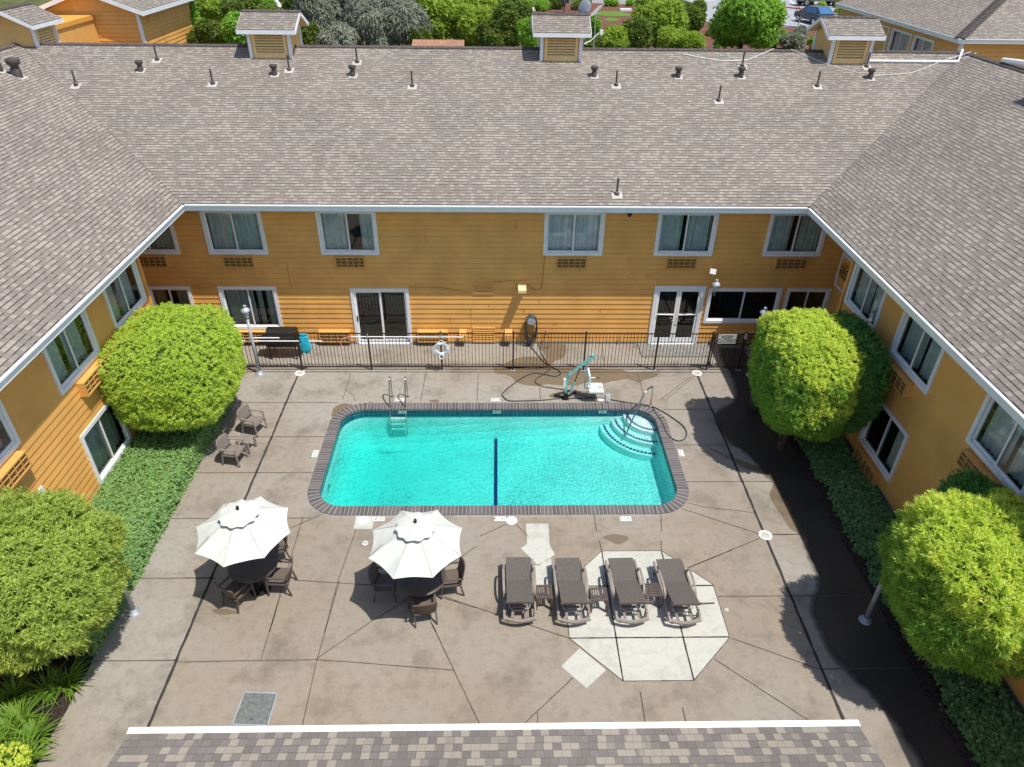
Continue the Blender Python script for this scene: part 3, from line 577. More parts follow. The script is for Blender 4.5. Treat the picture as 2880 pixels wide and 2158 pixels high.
# ================================================================== THE MOTEL
motel = thing('motel_building', 'orange two storey motel wrapping three sides of the pool court, with shingled roof', 'building')
LAP = .195
def sawwall(name, org, ud, nd, L, z0, z1, opens=(), parent=None, lap=LAP, mt=None):
    """lap siding: every board leans out to its lower edge; openings are cut out and given dim rooms behind"""
    m = MB(); ud = Vector(ud); nd = Vector(nd); org = Vector(org)
    P = lambda u, z, o: org+ud*u+Vector((0, 0, z))+nd*o
    nl = int((z1-z0)/lap)+1
    for i in range(nl):
        a = z0+i*lap; b = min(z1, a+lap)
        cuts = sorted({a, b, *[z for o in opens for z in (o[2], o[3]) if a < z < b]})
        for za, zb in zip(cuts, cuts[1:]):
            zm = (za+zb)/2; iv = [(0, L)]
            for o in opens:
                if o[2] < zm < o[3]:
                    iv = [q for s, e in iv for q in ((s, min(e, o[0])), (max(s, o[1]), e)) if q[1]-q[0] > 1e-4]
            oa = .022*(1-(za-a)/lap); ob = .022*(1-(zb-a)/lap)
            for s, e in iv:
                zg = b-.018  # above this height the board carries the painted lap shadow strip
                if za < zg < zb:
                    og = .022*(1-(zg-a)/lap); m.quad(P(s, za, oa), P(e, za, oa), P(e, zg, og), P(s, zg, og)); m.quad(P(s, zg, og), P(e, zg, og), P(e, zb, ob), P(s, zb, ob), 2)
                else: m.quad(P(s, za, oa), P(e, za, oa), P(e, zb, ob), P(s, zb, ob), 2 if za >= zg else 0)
                if za == a: m.quad(P(s, za, -.002), P(e, za, -.002), P(e, za, oa), P(s, za, oa))
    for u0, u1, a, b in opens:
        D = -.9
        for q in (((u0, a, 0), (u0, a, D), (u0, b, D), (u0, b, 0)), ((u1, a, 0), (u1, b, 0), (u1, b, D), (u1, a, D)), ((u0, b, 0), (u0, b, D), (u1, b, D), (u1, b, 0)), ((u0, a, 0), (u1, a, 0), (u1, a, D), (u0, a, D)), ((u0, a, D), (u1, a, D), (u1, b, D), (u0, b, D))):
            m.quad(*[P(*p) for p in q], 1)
    return m.build(name, [mt or M['siding'], M['dark_room'], M['lap_shade_seam']], parent)
def basis(org, ud, nd):
    ud = Vector(ud); nd = Vector(nd); o = Vector(org)
    return Matrix(((ud.x, nd.x, 0, o.x), (ud.y, nd.y, 0, o.y), (0, 0, 1, o.z), (0, 0, 0, 1)))
def wavy(m, T, u0, u1, z0, z1, o, n=None, amp=.035):
    n = n or int((u1-u0)/.05); ps = [(u0+(u1-u0)*i/n, o+amp*math.sin(i*1.9)+.02*math.sin(i*.7)) for i in range(n+1)]
    for (a, oa), (b, ob) in zip(ps, ps[1:]): m.quad(T @ Vector((a, oa, z0)), T @ Vector((b, ob, z0)), T @ Vector((b, ob, z1)), T @ Vector((a, oa, z1)))
def window(T, u0, u1, z0, z1, parent, cur=((0, .35), (.6, 1)), cm='curtain', tw=.11, name='window', mull=True, sill=True):
    m = MB(); d0, d1 = -.03, .05
    m.box(u0, u0+tw, d0, d1, z0, z1, 0, T); m.box(u1-tw, u1, d0, d1, z0, z1, 0, T)
    m.box(u0+tw, u1-tw, d0, d1, z1-tw, z1, 0, T); m.box(u0+tw, u1-tw, d0, d1+.004, z0, z0+tw, 0, T)
    w = m.build(name, M['trim'], parent)
    a, b, c, d = u0+tw, u1-tw, z0+tw, z1-tw; um = (a+b)/2; s = .045
    m = MB()
    for p, q, o in ((a, um+s/2, -.045), (um-s/2, b, -.02)):
        m.box(p, p+s, o-.02, o+.025, c, d, 0, T); m.box(q-s, q, o-.02, o+.025, c, d, 0, T); m.box(p+s, q-s, o-.02, o+.025, c, c+s, 0, T); m.box(p+s, q-s, o-.02, o+.025, d-s, d, 0, T)
    m.build('sash', M['white'], w)
    for p, q, o in ((a+s, um-s/2, -.045), (um+s/2, b-s, -.02)):
        m = MB(); m.quad(*[T @ Vector(v) for v in ((p, o, c+s), (q, o, c+s), (q, o, d-s), (p, o, d-s))]); m.build('pane', M['glass'], w)
    for f0, f1 in cur:
        m = MB(); wavy(m, T, a+(b-a)*f0, a+(b-a)*f1, c-.05, d, -.22); m.build('curtain', M[cm], w, True)
    return w
def aircon(T, u0, u1, z0, z1, parent, out=.12, dark=((.2, .5), (.72, .95))):
    m = MB(); m.box(u0, u1, -.02, out-.03, z0, z1, 0, T)
    o = m.build('air_conditioner', M['siding2'], parent)
    m = MB(); m.box(u0+.03, u1-.03, out-.032, out-.026, z0+.03, z1-.03, 0, T); m.build('coil', M['acdark'], o)
    m = MB(); e = .035; f0, f1 = out-.03, out
    m.box(u0, u0+e, f0, f1, z0, z1, 0, T); m.box(u1-e, u1, f0, f1, z0, z1, 0, T); m.box(u0+e, u1-e, f0, f1, z1-e, z1, 0, T); m.box(u0+e, u1-e, f0, f1, z0, z0+e, 0, T)
    nv, nh = 5, 2
    for i in range(1, nv): u = u0+(u1-u0)*i/nv; m.box(u-.009, u+.009, f0+.002, f1-.004, z0+e, z1-e, 0, T)
    for i in range(1, nh+1): z = z0+(z1-z0)*i/(nh+1); m.box(u0+e, u1-e, f0+.004, f1-.008, z-.008, z+.008, 0, T)
    # two solid panels between the open bays
    for i in (): u = u0+(u1-u0)*i/nv; m.box(u+.014, u+(u1-u0)/nv-.014, f0+.003, f1-.016, z0+e, z1-e, 0, T) if (i == 2) else None
    m.build('grille', M['acgrille'], o); return o
YW = 22.3; XWL, XWR = -10.5, 10.6; YWE = 19.06
TB = basis((0, YW, 0), (1, 0, 0), (0, -1, 0)); TL = basis((XWL, 0, 0), (0, 1, 0), (1, 0, 0)); TR = basis((XWR, 0, 0), (0, -1, 0), (-1, 0, 0))
UPz = (3.53, 5.12)
back_up = [(-12.7, -10.7), (-9.74, -7.75), (-5.97, -4.0), (1.56, 3.58), (5.34, 7.36), (9.09, 11.1)]
back_lo = [(-12.23, -10.71, .62, 2.32), (-9.75, -7.74, .62, 2.32), (-5.17, -3.12, .03, 2.26), (5.55, 7.37, .03, 2.38), (7.48, 10.11, .9, 2.3), (10.28, 11.86, .9, 2.3)]
ops = [(a+.05, b-.05, UPz[0]+.05, UPz[1]-.05) for a, b in back_up]+[(a+.05, b-.05, c+(.05 if c > .2 else 0), d-.05) for a, b, c, d in back_lo]
X0 = -13.0
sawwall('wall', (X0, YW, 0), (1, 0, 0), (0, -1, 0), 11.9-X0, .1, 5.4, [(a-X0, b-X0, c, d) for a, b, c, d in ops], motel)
cur = [((0, 1),), ((0, 1),), ((0, .48), (.72, 1)), ((.0, 1),), ((0, .45), (.55, 1)), ((.0, .45), (.6, 1))]
for (a, b), cu, i in zip(back_up, cur, range(6)): window(TB, a, b, *UPz, motel, cu, 'curtain_w' if i == 3 else 'curtain')
for a, b in ((-12.21, -11.22), (-9.31, -8.29), (-5.53, -4.52), (2.03, 3.06), (5.82, 6.86), (9.6, 10.7)): aircon(TB, a, b, 3.07, 3.47, motel, .10)
window(TB, *back_lo[0], motel, ((.0, .3), (.6, 1))); window(TB, *back_lo[1], motel, ((0, .55), (.62, .72), (.8, 1)))
window(TB, *back_lo[4], motel, ()); window(TB, *back_lo[5], motel, ())
# low air conditioners and hoods along the ground
for a, b in ((-9.4, -8.3), (-6.46, -5.35), (-2.9, -1.8), (8.3, 9.4)): aircon(TB, a, b, .17, .60, motel, .22)
for a in (-1.39, .27):
    m = MB(); m.add([TB @ Vector(v) for v in ((a, 0, .62), (a+.26, 0, .62), (a+.26, .30, .52), (a, .30, .52), (a, 0, .26), (a+.26, 0, .26), (a+.26, .30, .28), (a, .30, .28))], [(0, 1, 2, 3), (3, 2, 6, 7), (0, 3, 7, 4), (1, 5, 6, 2), (4, 7, 6, 5)]); fix_normals(m.build('dryer_hood', M['siding2'], motel))
def louver(T, u0, u1, z0, z1, parent, name='wall_vent', n=6, out=.05, lm='siding2'):
    m = MB(); e = .05; m.box(u0, u0+e, 0, out, z0, z1, 0, T); m.box(u1-e, u1, 0, out, z0, z1, 0, T); m.box(u0+e, u1-e, 0, out, z0, z0+e, 0, T); m.box(u0+e, u1-e, 0, out, z1-e, z1, 0, T)
    v = m.build(name, M['siding2'], parent)
    m = MB(); m.box(u0+e, u1-e, .005, .01, z0+e, z1-e, 0, T); m.build('cavity', M['dark_room'], v)
    m = MB(); h = (z1-z0-2*e)/n
    for i in range(n):
        z = z0+e+i*h; m.add([T @ Vector(q) for q in ((u0+e, out, z), (u1-e, out, z), (u1-e, out, z+h*.12), (u0+e, out, z+h*.12), (u0+e, .012, z+h*.8), (u1-e, .012, z+h*.8), (u0+e, .012, z+h*.7), (u1-e, .012, z+h*.7))], [(0, 1, 2, 3), (3, 2, 5, 4), (0, 6, 7, 1)])
    m.build('slats', M[lm], v); return v
louver(TB, -.86, -.13, 2.06, 2.5, motel); louver(TB, -.9, -.08, .08, .7, motel)
for x in (-8.24, -5.76, 4.66, 5.24):
    m = MB(); m.box(x-.07, x+.07, 0, .04, 2.68, 2.85, 0, TB); m.build('junction_box', M['siding2'], motel)
m = MB(); m.box(.68, 1.04, .02, .05, 2.2, 2.56, 0, TB); wl = m.build('wall_light', M['siding2'], motel)
m = MB(); m.add([TB @ Vector(v) for v in ((.72, .05, 2.48), (1.0, .05, 2.48), (1.0, .46, 2.40), (.72, .46, 2.40), (.72, .05, 2.24), (1.0, .05, 2.24), (1.0, .46, 2.3), (.72, .46, 2.3))], [(0, 1, 2, 3), (3, 2, 6, 7), (0, 3, 7, 4), (1, 5, 6, 2), (4, 7, 6, 5)]); fix_normals(m.build('lamp_housing', plain('cream_metal', (.75, .62, .35), .5), wl))
m = MB()
for x, z0, z1 in ((-.95, 1.1, 1.5), (-.3, 1.5, 1.68), (-.95, .75, .94), (.95, 1.3, 1.5), (1.5, 1.68, 1.88), (3.7, 1.3, 1.5), (2.1, .75, .94), (-6.9, 1.3, 1.5), (-1.7, .94, 1.1), (.6, 4.4, 4.8), (-7.2, 2.4, 3.3), (-2.4, 3.9, 4.3), (4.5, 3.1, 3.5), (8.2, 2.6, 3.0)): m.box(x-.006, x+.006, .018, .026, z0, z1, 0, TB)
m.build('siding_seam', M['lap_shade_seam'], motel)
for ps in (((-3.1, 2.33), (-2.0, 2.31), (-.95, 2.1)), ((1.05, 2.42), (1.3, 2.22), (1.55, 2.28), (1.62, 3.5)), ((-.13, 2.53), (.6, 2.58)), ((-10.7, 2.36), (-10.2, 2.28), (-9.75, 2.36))):
    m = MB(); m.tube([TB @ Vector((x, .035, z)) for x, z in ps], .010, 5); m.build('wall_cable', M['lap_shade_seam'], motel)
# sliding door
def slider():
    a, b, z1 = -5.17, -3.12, 2.26; tw = .11; m = MB()
    m.box(a, a+tw, -.03, .05, .03, z1, 0, TB); m.box(b-tw, b, -.03, .05, .03, z1, 0, TB); m.box(a+tw, b-tw, -.03, .05, z1-tw, z1, 0, TB); m.box(a+tw, b-tw, -.06, .12, .01, .07, 0, TB)
    d = m.build('sliding_door', M['trim'], motel); c0, c1 = a+tw, b-tw; um = (c0+c1)/2; s = .07; m = MB()
    for p, q, o in ((c0, um+s/2, -.02), (um-s/2, c1, -.05)):
        m.box(p, p+s, o-.02, o+.02, .08, z1-tw, 0, TB); m.box(q-s, q, o-.02, o+.02, .08, z1-tw, 0, TB); m.box(p+s, q-s, o-.02, o+.02, .08, .17, 0, TB); m.box(p+s, q-s, o-.02, o+.02, z1-tw-s, z1-tw, 0, TB)
    m.build('door_leaf', M['white'], d)
    for p, q, o in ((c0+s, um-s/2, -.02), (um+s/2, c1-s, -.05)):
        m = MB(); m.quad(*[TB @ Vector(v) for v in ((p, o, .17), (q, o, .17), (q, o, z1-tw-s), (p, o, z1-tw-s))]); m.build('pane', M['glass'], d)
    m = MB(); m.box(c0+.015, c0+.05, 0, .04, .95, 1.15, 0, TB); m.build('handle', M['ink'], d)
slider()
def french():
    a, b, z1 = 5.55, 7.37, 2.38; tw = .13; m = MB()
    m.box(a, a+tw, -.03, .05, .03, z1, 0, TB); m.box(b-tw, b, -.03, .05, .03, z1, 0, TB); m.box(a+tw, b-tw, -.03, .05, z1-tw, z1, 0, TB); m.box(a+tw, b-tw, -.06, .12, .01, .05, 0, TB)
    d = m.build('double_door', M['trim'], motel); c0, c1 = a+tw, b-tw; um = (c0+c1)/2; s = .085
    for p, q in ((c0, um-.004), (um+.004, c1)):
        m = MB(); m.box(p, p+s, -.03, .015, .06, z1-tw-.01, 0, TB); m.box(q-s, q, -.03, .015, .06, z1-tw-.01, 0, TB)
        for z, h in ((.06, .20), (1.22, .035), (z1-tw-.01-s, s)): m.box(p+s, q-s, -.028, .013, z, z+h, 0, TB)
        lf = m.build('door_leaf', M['white'], d)
        m = MB(); m.quad(*[TB @ Vector(v) for v in ((p+s, -.01, .26), (q-s, -.01, .26), (q-s, -.01, z1-tw-.09), (p+s, -.01, z1-tw-.09))]); m.build('pane', M['glass'], d)
    for x in (um-.045, um+.045):
        m = MB(); m.tube([TB @ Vector((x, .015, 1.0)), TB @ Vector((x, .07, 1.0)), TB @ Vector((x+(.1 if x > um else -.1), .07, 1.0))], .014); m.build('handle', M['steel'], d)
    m = MB(); m.tube([TB @ Vector((um-.1, .0, 1.24)), TB @ Vector((um-.1, .06, 1.24)), TB @ Vector((c0+.1, .06, 1.26))], .012); m.tube([TB @ Vector((um+.1, .0, 1.24)), TB @ Vector((um+.1, .06, 1.24)), TB @ Vector((c1-.1, .06, 1.26))], .012); m.build('push_bar', M['white'], d)
french()
m = MB(); m.box(5.2, 7.8, .05, .95, .0, .04, 0, TB); m.build('door_step', M['found'], motel)
# side walls
Lup = [(16.95, 18.93), (13.96, 15.96), (10.2, 12.2), (7.2, 9.2)]; Llo = [(13.97, 15.91), (10.2, 12.2)]
o2 = [(a+.05, b-.05, 3.58, 5.07) for a, b in Lup]+[(a+.05, b-.05, .67, 2.21) for a, b in Llo]
Y0 = 2.0
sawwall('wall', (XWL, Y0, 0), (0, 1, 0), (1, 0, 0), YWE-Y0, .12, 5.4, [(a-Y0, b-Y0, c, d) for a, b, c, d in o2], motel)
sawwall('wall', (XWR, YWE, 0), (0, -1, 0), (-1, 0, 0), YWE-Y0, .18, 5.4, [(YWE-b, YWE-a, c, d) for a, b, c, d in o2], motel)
for a, b in Lup: window(TL, a, b, 3.53, 5.12, motel, ((0, .46), (.54, 1)))
for a, b in Llo: window(TL, a, b, .62, 2.26, motel, ((0, 1),))
for a, b in Lup: window(TR, -b, -a, 3.53, 5.12, motel, ((.0, .46), (.56, .97)))
for a, b in Llo: window(TR, -b, -a, .62, 2.26, motel, ((.62, 1),))
for a in (17.3, 14.5, 10.75, 7.7):
    aircon(TL, a+.1, a+1.25, 3.05, 3.46, motel, .22); aircon(TR, -a-1.25, -a-.05, 3.05, 3.46, motel, .2)
for a in (14.4, 10.7): aircon(TR, -a-1.25, -a, .14, .54, motel, .2)
# alcove returns at the two back corners, corner boards, footings
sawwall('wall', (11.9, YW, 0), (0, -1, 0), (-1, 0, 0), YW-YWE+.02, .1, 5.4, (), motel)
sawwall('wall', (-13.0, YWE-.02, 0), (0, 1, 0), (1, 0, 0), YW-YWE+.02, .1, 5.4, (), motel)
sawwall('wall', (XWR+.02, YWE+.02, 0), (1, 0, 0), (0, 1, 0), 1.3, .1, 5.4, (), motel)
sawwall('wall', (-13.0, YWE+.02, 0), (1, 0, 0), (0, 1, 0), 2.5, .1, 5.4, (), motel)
for x in (10.52, -10.58): m = MB(); m.box(x, x+.16, 19.0, 19.12, .05, 5.4); m.build('corner_board', M['siding2'], motel)
m = MB(); m.box(10.575, 11.1, 2, 19.08, -.05, .18); m.box(-11, -10.475, 2, 19.08, -.05, .12); m.box(-13, 11.9, 22.285, 22.8, -.05, .1); m.build('footing', M['found'], motel)
# framed panel with an air conditioner in the right alcove
TA = basis((11.9, 0, 0), (0, -1, 0), (-1, 0, 0)); a0, a1 = -22.25, -20.6; m = MB()
m.box(a0, a0+.09, 0, .05, 2.5, 3.75, 0, TA); m.box(a1-.09, a1, 0, .05, 2.5, 3.75, 0, TA); m.box(a0+.09, a1-.09, 0, .05, 2.5, 2.59, 0, TA); m.box(a0+.09, a1-.09, 0, .07, 3.66, 3.75, 0, TA)
m.build('panel_frame', M['trim'], motel); aircon(TA, -22.0, -21.0, 2.95, 3.4, motel, .12)

# --- roof
def rq(m, pts, uax, vax, o, mi=0):        # sloped polygon with metric UV
    pts = [Vector(p) for p in pts]; uax = Vector(uax); vax = Vector(vax).normalized(); o = Vector(o)
    m.add(pts, [tuple(range(len(pts)))], mi, [[((p-o).dot(uax), (p-o).dot(vax)) for p in pts]])
VL, VR = XEL-RUN, XER+RUN; YB = YR+RUN; Yf = 2.0
m = MB()
rq(m, [(XEL, YE, ZE), (XER, YE, ZE), (VR, YR, ZR), (VL, YR, ZR)], (1, 0, 0), (0, 1, SL), (XEL, YE, ZE))
rq(m, [(XEL, Yf, ZE), (XEL, YE, ZE), (VL, YR, ZR), (VL, Yf, ZR)], (0, 1, 0), (-1, 0, SL), (XEL, Yf, ZE))
rq(m, [(XER, YE, ZE), (XER, Yf, ZE), (VR, Yf, ZR), (VR, YR, ZR)], (0, 1, 0), (1, 0, SL), (XER, Yf, ZE))
rq(m, [(VR, YR, ZR), (VR+RUN, YB, ZE), (VL-RUN, YB, ZE), (VL, YR, ZR)], (1, 0, 0), (0, -1, SL), (VL, YB, ZE))
rq(m, [(VL, Yf, ZR), (VL, YR, ZR), (VL-RUN, YB, ZE), (VL-RUN, Yf, ZE)], (0, 1, 0), (1, 0, SL), (VL-RUN, Yf, ZE))
rq(m, [(VR, YR, ZR), (VR, Yf, ZR), (VR+RUN, Yf, ZE), (VR+RUN, YB, ZE)], (0, 1, 0), (-1, 0, SL), (VR+RUN, Yf, ZE))
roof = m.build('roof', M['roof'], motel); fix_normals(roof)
for p in roof.data.polygons: pass
m = MB()      # soffits and outer walls
m.quad((XEL, YE, ZE-.24), (XER, YE, ZE-.24), (XER, YW+.2, ZE-.24), (XEL, YW+.2, ZE-.24))
m.quad((XEL, Yf, ZE-.24), (XEL, YE, ZE-.24), (-13.2, YW+.2, ZE-.24), (-13.2, Yf, ZE-.24)); m.quad((XER, YE, ZE-.24), (XER, Yf, ZE-.24), (12.2, Yf, ZE-.24), (12.2, YW+.2, ZE-.24))
m.build('soffit', M['siding2'], motel)
m = MB()
m.box(VL-RUN+.7, VL-RUN+.9, Yf+.3, YB-.7, 0, ZE-.05); m.box(VR+RUN-.9, VR+RUN-.7, Yf+.3, YB-.7, 0, ZE-.05); m.box(VL-RUN+.9, VR+RUN-.9, YB-.9, YB-.7, 0, ZE-.05)
for x0, x1 in ((VL-RUN+.9, XWL-.1), (XWR+.1, VR+RUN-.9)):
    m.box(x0, x1, Yf+.3, Yf+.5, 0, ZE-.05); xm = VL if x0 < 0 else VR
    m.add([(x0, Yf+.31, ZE-.05), (x1, Yf+.31, ZE-.05), (xm, Yf+.31, ZR-.1)], [(0, 1, 2)])
m.build('outer_wall', M['siding2'], motel)
m = MB(); t = .05       # fascia boards with a bright gutter lip
m.box(XEL-.05, XER+.05, YE-.02, YE+.03, ZE-.22, ZE-.045); m.box(XEL-.03, XEL+.02, Yf, YE-.02, ZE-.22, ZE-.045); m.box(XER-.02, XER+.03, Yf, YE-.02, ZE-.22, ZE-.045)
fa = m.build('fascia', M['trim'], motel)
m = MB(); m.box(XEL, XER, YE-.07, YE+.02, ZE-.045, ZE-.012); m.box(XEL-.02, XEL+.07, Yf, YE+.02, ZE-.045, ZE-.012); m.box(XER-.07, XER+.02, Yf, YE+.02, ZE-.045, ZE-.012); m.build('drip_edge', M['white'], fa)
def caps(m, a, b, w=.30, step=.14, h=.03):
    a = Vector(a); b = Vector(b); n = int((b-a).length/step); d = (b-a)/n; dn = d.normalized(); s = Vector((-dn.y, dn.x, 0)).normalized()
    for i in range(n):
        p = a+d*i; q = p+d*1.25; lift = Vector((0, 0, h)); dz = Vector((0, 0, -.055))
        m.quad(p+lift, q+lift*.4, q+lift*.4+s*w/2+dz, p+lift+s*w/2+dz); m.quad(p+lift, p+lift-s*w/2+dz, q+lift*.4-s*w/2+dz, q+lift*.4)
        m.quad(p+lift, p+lift+s*w/2+dz, p+s*w/2+dz-lift*.3, p-lift*.3); m.quad(p+lift, p-lift*.3, p-s*w/2+dz-lift*.3, p+lift-s*w/2+dz)
m = MB(); caps(m, (VL, YR, ZR), (VR, YR, ZR), .34, .2); caps(m, (VR, YR, ZR), (VR, Yf, ZR), .34, .2); caps(m, (VL, YR, ZR), (VL, Yf, ZR), .34, .2); m.build('ridge_cap', M['cap'], motel)

m = MB()
for sx, xe in ((-1, XEL), (1, XER)):
    a, b = Vector((xe, YE, ZE+.006)), Vector((xe+sx*RUN, YR, ZR+.006)); nn = 60
    for i in range(nn):
        p, q = a.lerp(b, i/nn), a.lerp(b, (i+.62)/nn); s_ = Vector((sx*.03, 0, .03*SL*0+.006)); m.quad(p-s_*.6, p+s_*.4, q+s_*.7, q-s_*.3)
m.build('valley_seam', M['vent'], motel)
# --- cupolas
def cupola(x, y, rz, parent):
    T = Matrix.Translation((x, y, 0)) @ Matrix.Rotation(rz, 4, 'Z')
    hw, hd, zt = .73, .85, 9.42
    Tn = T @ basis((0, -hd, 0), (1, 0, 0), (0, -1, 0))
    m = MB(); m.box(-hw, hw, -hd, hd, 8.2, zt, 0, T)
    for sx in (-1, 1): m.add([T @ Vector(v) for v in ((sx*hw, -hd, zt), (sx*hw, hd, zt), (sx*hw, 0, zt+.42))], [(0, 1, 2)])
    body = m.build('cupola', M['cupola'], parent)
    for sx in (-1, 1):
        for sy in (-1, 1): m = MB(); m.box(sx*hw-.06+sx*.012, sx*hw+.06+sx*.012, sy*hd-.05+sy*.012, sy*hd+.05+sy*.012, 8.2, zt, 0, T); m.build('corner_trim', M['trim'], body)
    for sgn in (1, -1):
        Ts = T @ Matrix.Rotation(0 if sgn == 1 else math.pi, 4, 'Z') @ basis((0, -hd, 0), (1, 0, 0), (0, -1, 0))
        m = MB(); e = .1; u0, u1, z0, z1 = -hw+.1, hw-.1, 8.62, zt-.02
        m.box(u0, u1, .003, .008, z0, z1, 0, Ts); m.build('louver_cavity', M['dark_room'], body)
        m = MB(); m.box(u0, u0+e, 0, .05, 8.5, z1, 0, Ts); m.box(u1-e, u1, 0, .05, 8.5, z1, 0, Ts); m.box(u0+e, u1-e, 0, .05, 8.5, z0+.02, 0, Ts)
        nn = 8; h = (z1-z0-.02)/nn
        for i in range(nn):
            z = z0+.02+i*h; m.add([Ts @ Vector(q) for q in ((u0+e, .055, z), (u1-e, .055, z), (u1-e, .055, z+.02), (u0+e, .055, z+.02), (u0+e, .01, z+h*.72), (u1-e, .01, z+h*.72), (u0+e, .01, z+h*.6), (u1-e, .01, z+h*.6))], [(0, 1, 2, 3), (3, 2, 5, 4), (0, 6, 7, 1)])
        m.build('louver', M['louver'], body)
    rw, rd, ze, zr = 1.08, 1.12, 9.50, 10.02; sl = (zr-ze)/rd; m = MB()
    for sg in (-1, 1):
        rq(m, [T @ Vector((-rw, sg*rd, ze)), T @ Vector((rw, sg*rd, ze)), T @ Vector((rw, 0, zr)), T @ Vector((-rw, 0, zr))], T.to_3x3() @ Vector((1, 0, 0)), T.to_3x3() @ Vector((0, -sg, sl)), T @ Vector((-rw, sg*rd, ze)))
    r_ = m.build('cupola_roof', M['roof'], body)
    fix_normals(r_)
    m = MB()
    for sg in (-1, 1):
        m.box(-rw, rw, sg*rd-.02, sg*rd+.02, ze-.15, ze-.012, 0, T)
        for sx in (-1, 1):
            m.add([T @ Vector(v) for xo in (sx*rw-.02, sx*rw+.02) for v in ((xo, sg*(rd-.021), ze-.02), (xo, 0, zr-.012), (xo, 0, zr-.16), (xo, sg*(rd-.021), ze-.15))], [(0, 1, 2, 3), (4, 7, 6, 5), (0, 4, 5, 1), (3, 2, 6, 7), (0, 3, 7, 4)])
        m.quad(*[T @ Vector(v) for v in ((-rw, sg*rd, ze-.14), (rw, sg*rd, ze-.14), (rw, 0, zr-.14), (-rw, 0, zr-.14))], 1)
    m.build('cupola_fascia', [M['trim'], M['cupola']], body)
    m = MB(); caps(m, T @ Vector((-rw, 0, zr)), T @ Vector((rw, 0, zr)), .28, .2); m.build('cupola_ridge_cap', M['cap'], body)
    m = MB(); m.add([T @ Vector(v) for v in ((-hw-.05, -hd-.12, ZR-SL*(hd+.12)+.012), (hw+.05, -hd-.12, ZR-SL*(hd+.12)+.012), (hw+.05, -hd+.02, ZR-SL*(hd-.02)+.02), (-hw-.05, -hd+.02, ZR-SL*(hd-.02)+.02))], [(0, 1, 2, 3)]); m.build('cupola_flashing', M['vent'], body)
    return body
cupola(-8.56, 30.02, 0, motel); cupola(2.42, 30.0, 0, motel); cupola(13.52, 30.0, 0, motel)
cupola(-18.42, 30.5, R(90), motel); cupola(18.5, 22.6, R(90), motel)
# --- vents and pipes on the roof
def on_roof(p): return Vector((p.x, p.y, p.z))
for fr, x, y in (('A1', 1020, 390), ('A1', 495, 555), ('A1', 1380, 545), ('A1', 1875, 455), ('A2', 103, 405), ('A2', 460, 560), ('A2', 1780, 555), ('A2', 1785, 1260), ('A3', 385, 430), ('A3', 232, 655), ('A3', 870, 560), ('A3', 1190, 435)):
    p = GR(fr, x, y); m = MB(); m.tube([p-Vector((0, 0, .05)), p+Vector((0, 0, .52))], .032, 10); m.lathe([(.09, -.02), (.085, .06), (.035, .10)], p, 12)
    v = m.build('vent_pipe', M['vent'], motel)
    m = MB(); m.add([p+Vector(q) for q in ((-.17, -.22, -.22*SL+.014), (.17, -.22, -.22*SL+.014), (.17, .12, .12*SL+.014), (-.17, .12, .12*SL+.014))], [(0, 1, 2, 3)]); m.build('pipe_flashing', M['flash'], v)
def turbine(p, sc=.85, sx=1):
    m = MB(); m.lathe([(.12*sc, -.08), (.12*sc, .16*sc), (.10*sc, .18*sc), (.10*sc, .26*sc), (.15*sc, .28*sc), (.17*sc, .40*sc), (.15*sc, .41*sc), (.02, .36*sc)], p, 16); v = m.build('roof_vent', M['vent'], motel, True)
    m = MB(); m.add([p+Vector(q)*sc for q in ((-.15, -.2, -.2*SL+.014), (.2, -.2, -.2*SL+.014), (.2, .14, .14*SL+.014), (-.15, .14, .14*SL+.014))], [(0, 1, 2, 3)]) if sx else m.add([p+Vector(q) for q in ((-.2, -.2, .2*SL+.014), (.25, -.2, -.25*SL+.014), (.25, .2, -.25*SL+.014), (-.2, .2, .2*SL+.014))], [(0, 1, 2, 3)]); m.build('vent_flashing', M['flash'], v)
for fr, x, y in (('A1', 913, 460), ('A1', 1780, 485), ('A2', 75, 490), ('A2', 1637, 495), ('A2', 2180, 500), ('A3', 375, 500), ('A3', 1212, 510)): turbine(GR(fr, x, y))
def GLr(fr, x, y):
    v = ray(fr, x, y); t = (ZE+SL*XEL-CAM[2])/(v[2]+SL*v[0]); return Vector(CAM+v*t)
turbine(GLr('S6', 205, 880), 1.4, 0); turbine(GLr('S6', -20, 810), 1.3, 0)
# white conduit and cables along the ridge
def roofpt(fr, x, y, lift=.03): p = GR(fr, x, y); p.z += lift; return p
pr = lambda x, y, l=.04: Vector((x, y, min(ZR-abs(y-YR)*SL, ZE+SL*(x-XER) if x > XER+.1 and y < YR-0 and (x-XER) < (y-YE) else 99)+l))
c0 = GR('A3', 1195, 405); c1 = GR('A3', 1780, 410); c2 = Vector((18.2, 29.75, ZR))
m = MB(); m.tube([c0+Vector((0, 0, .05)), c1+Vector((0, 0, .05)), c2+Vector((0, 0, .1))], .05, 8); m.build('conduit', M['white'], motel)
def cable(pts, r=.012):
    m = MB(); out = []
    for a, b in zip(pts, pts[1:]): out += [a.lerp(b, t/6) for t in range(6)]
    m.tube(out+[pts[-1]], r, 5); m.build('roof_cable', M['white'], motel)
cable([c2+Vector((.3, -.1, .05)), roofpt('A3', 1700, 395), roofpt('A3', 1480, 480), roofpt('A3', 1240, 497)])
cable([c2+Vector((.4, -.3, .05)), roofpt('A3', 1790, 400), roofpt('A3', 1560, 412)])
cable([roofpt('A3', 0, 355), roofpt('A3', 120, 380), roofpt('A3', 260, 402), roofpt('A3', 420, 395), roofpt('A3', 560, 335), roofpt('A3', 590, 322)], .014)
cable([roofpt('A3', 700, 325), roofpt('A3', 830, 380), roofpt('A3', 960, 430), roofpt('A3', 1150, 480)], .009)
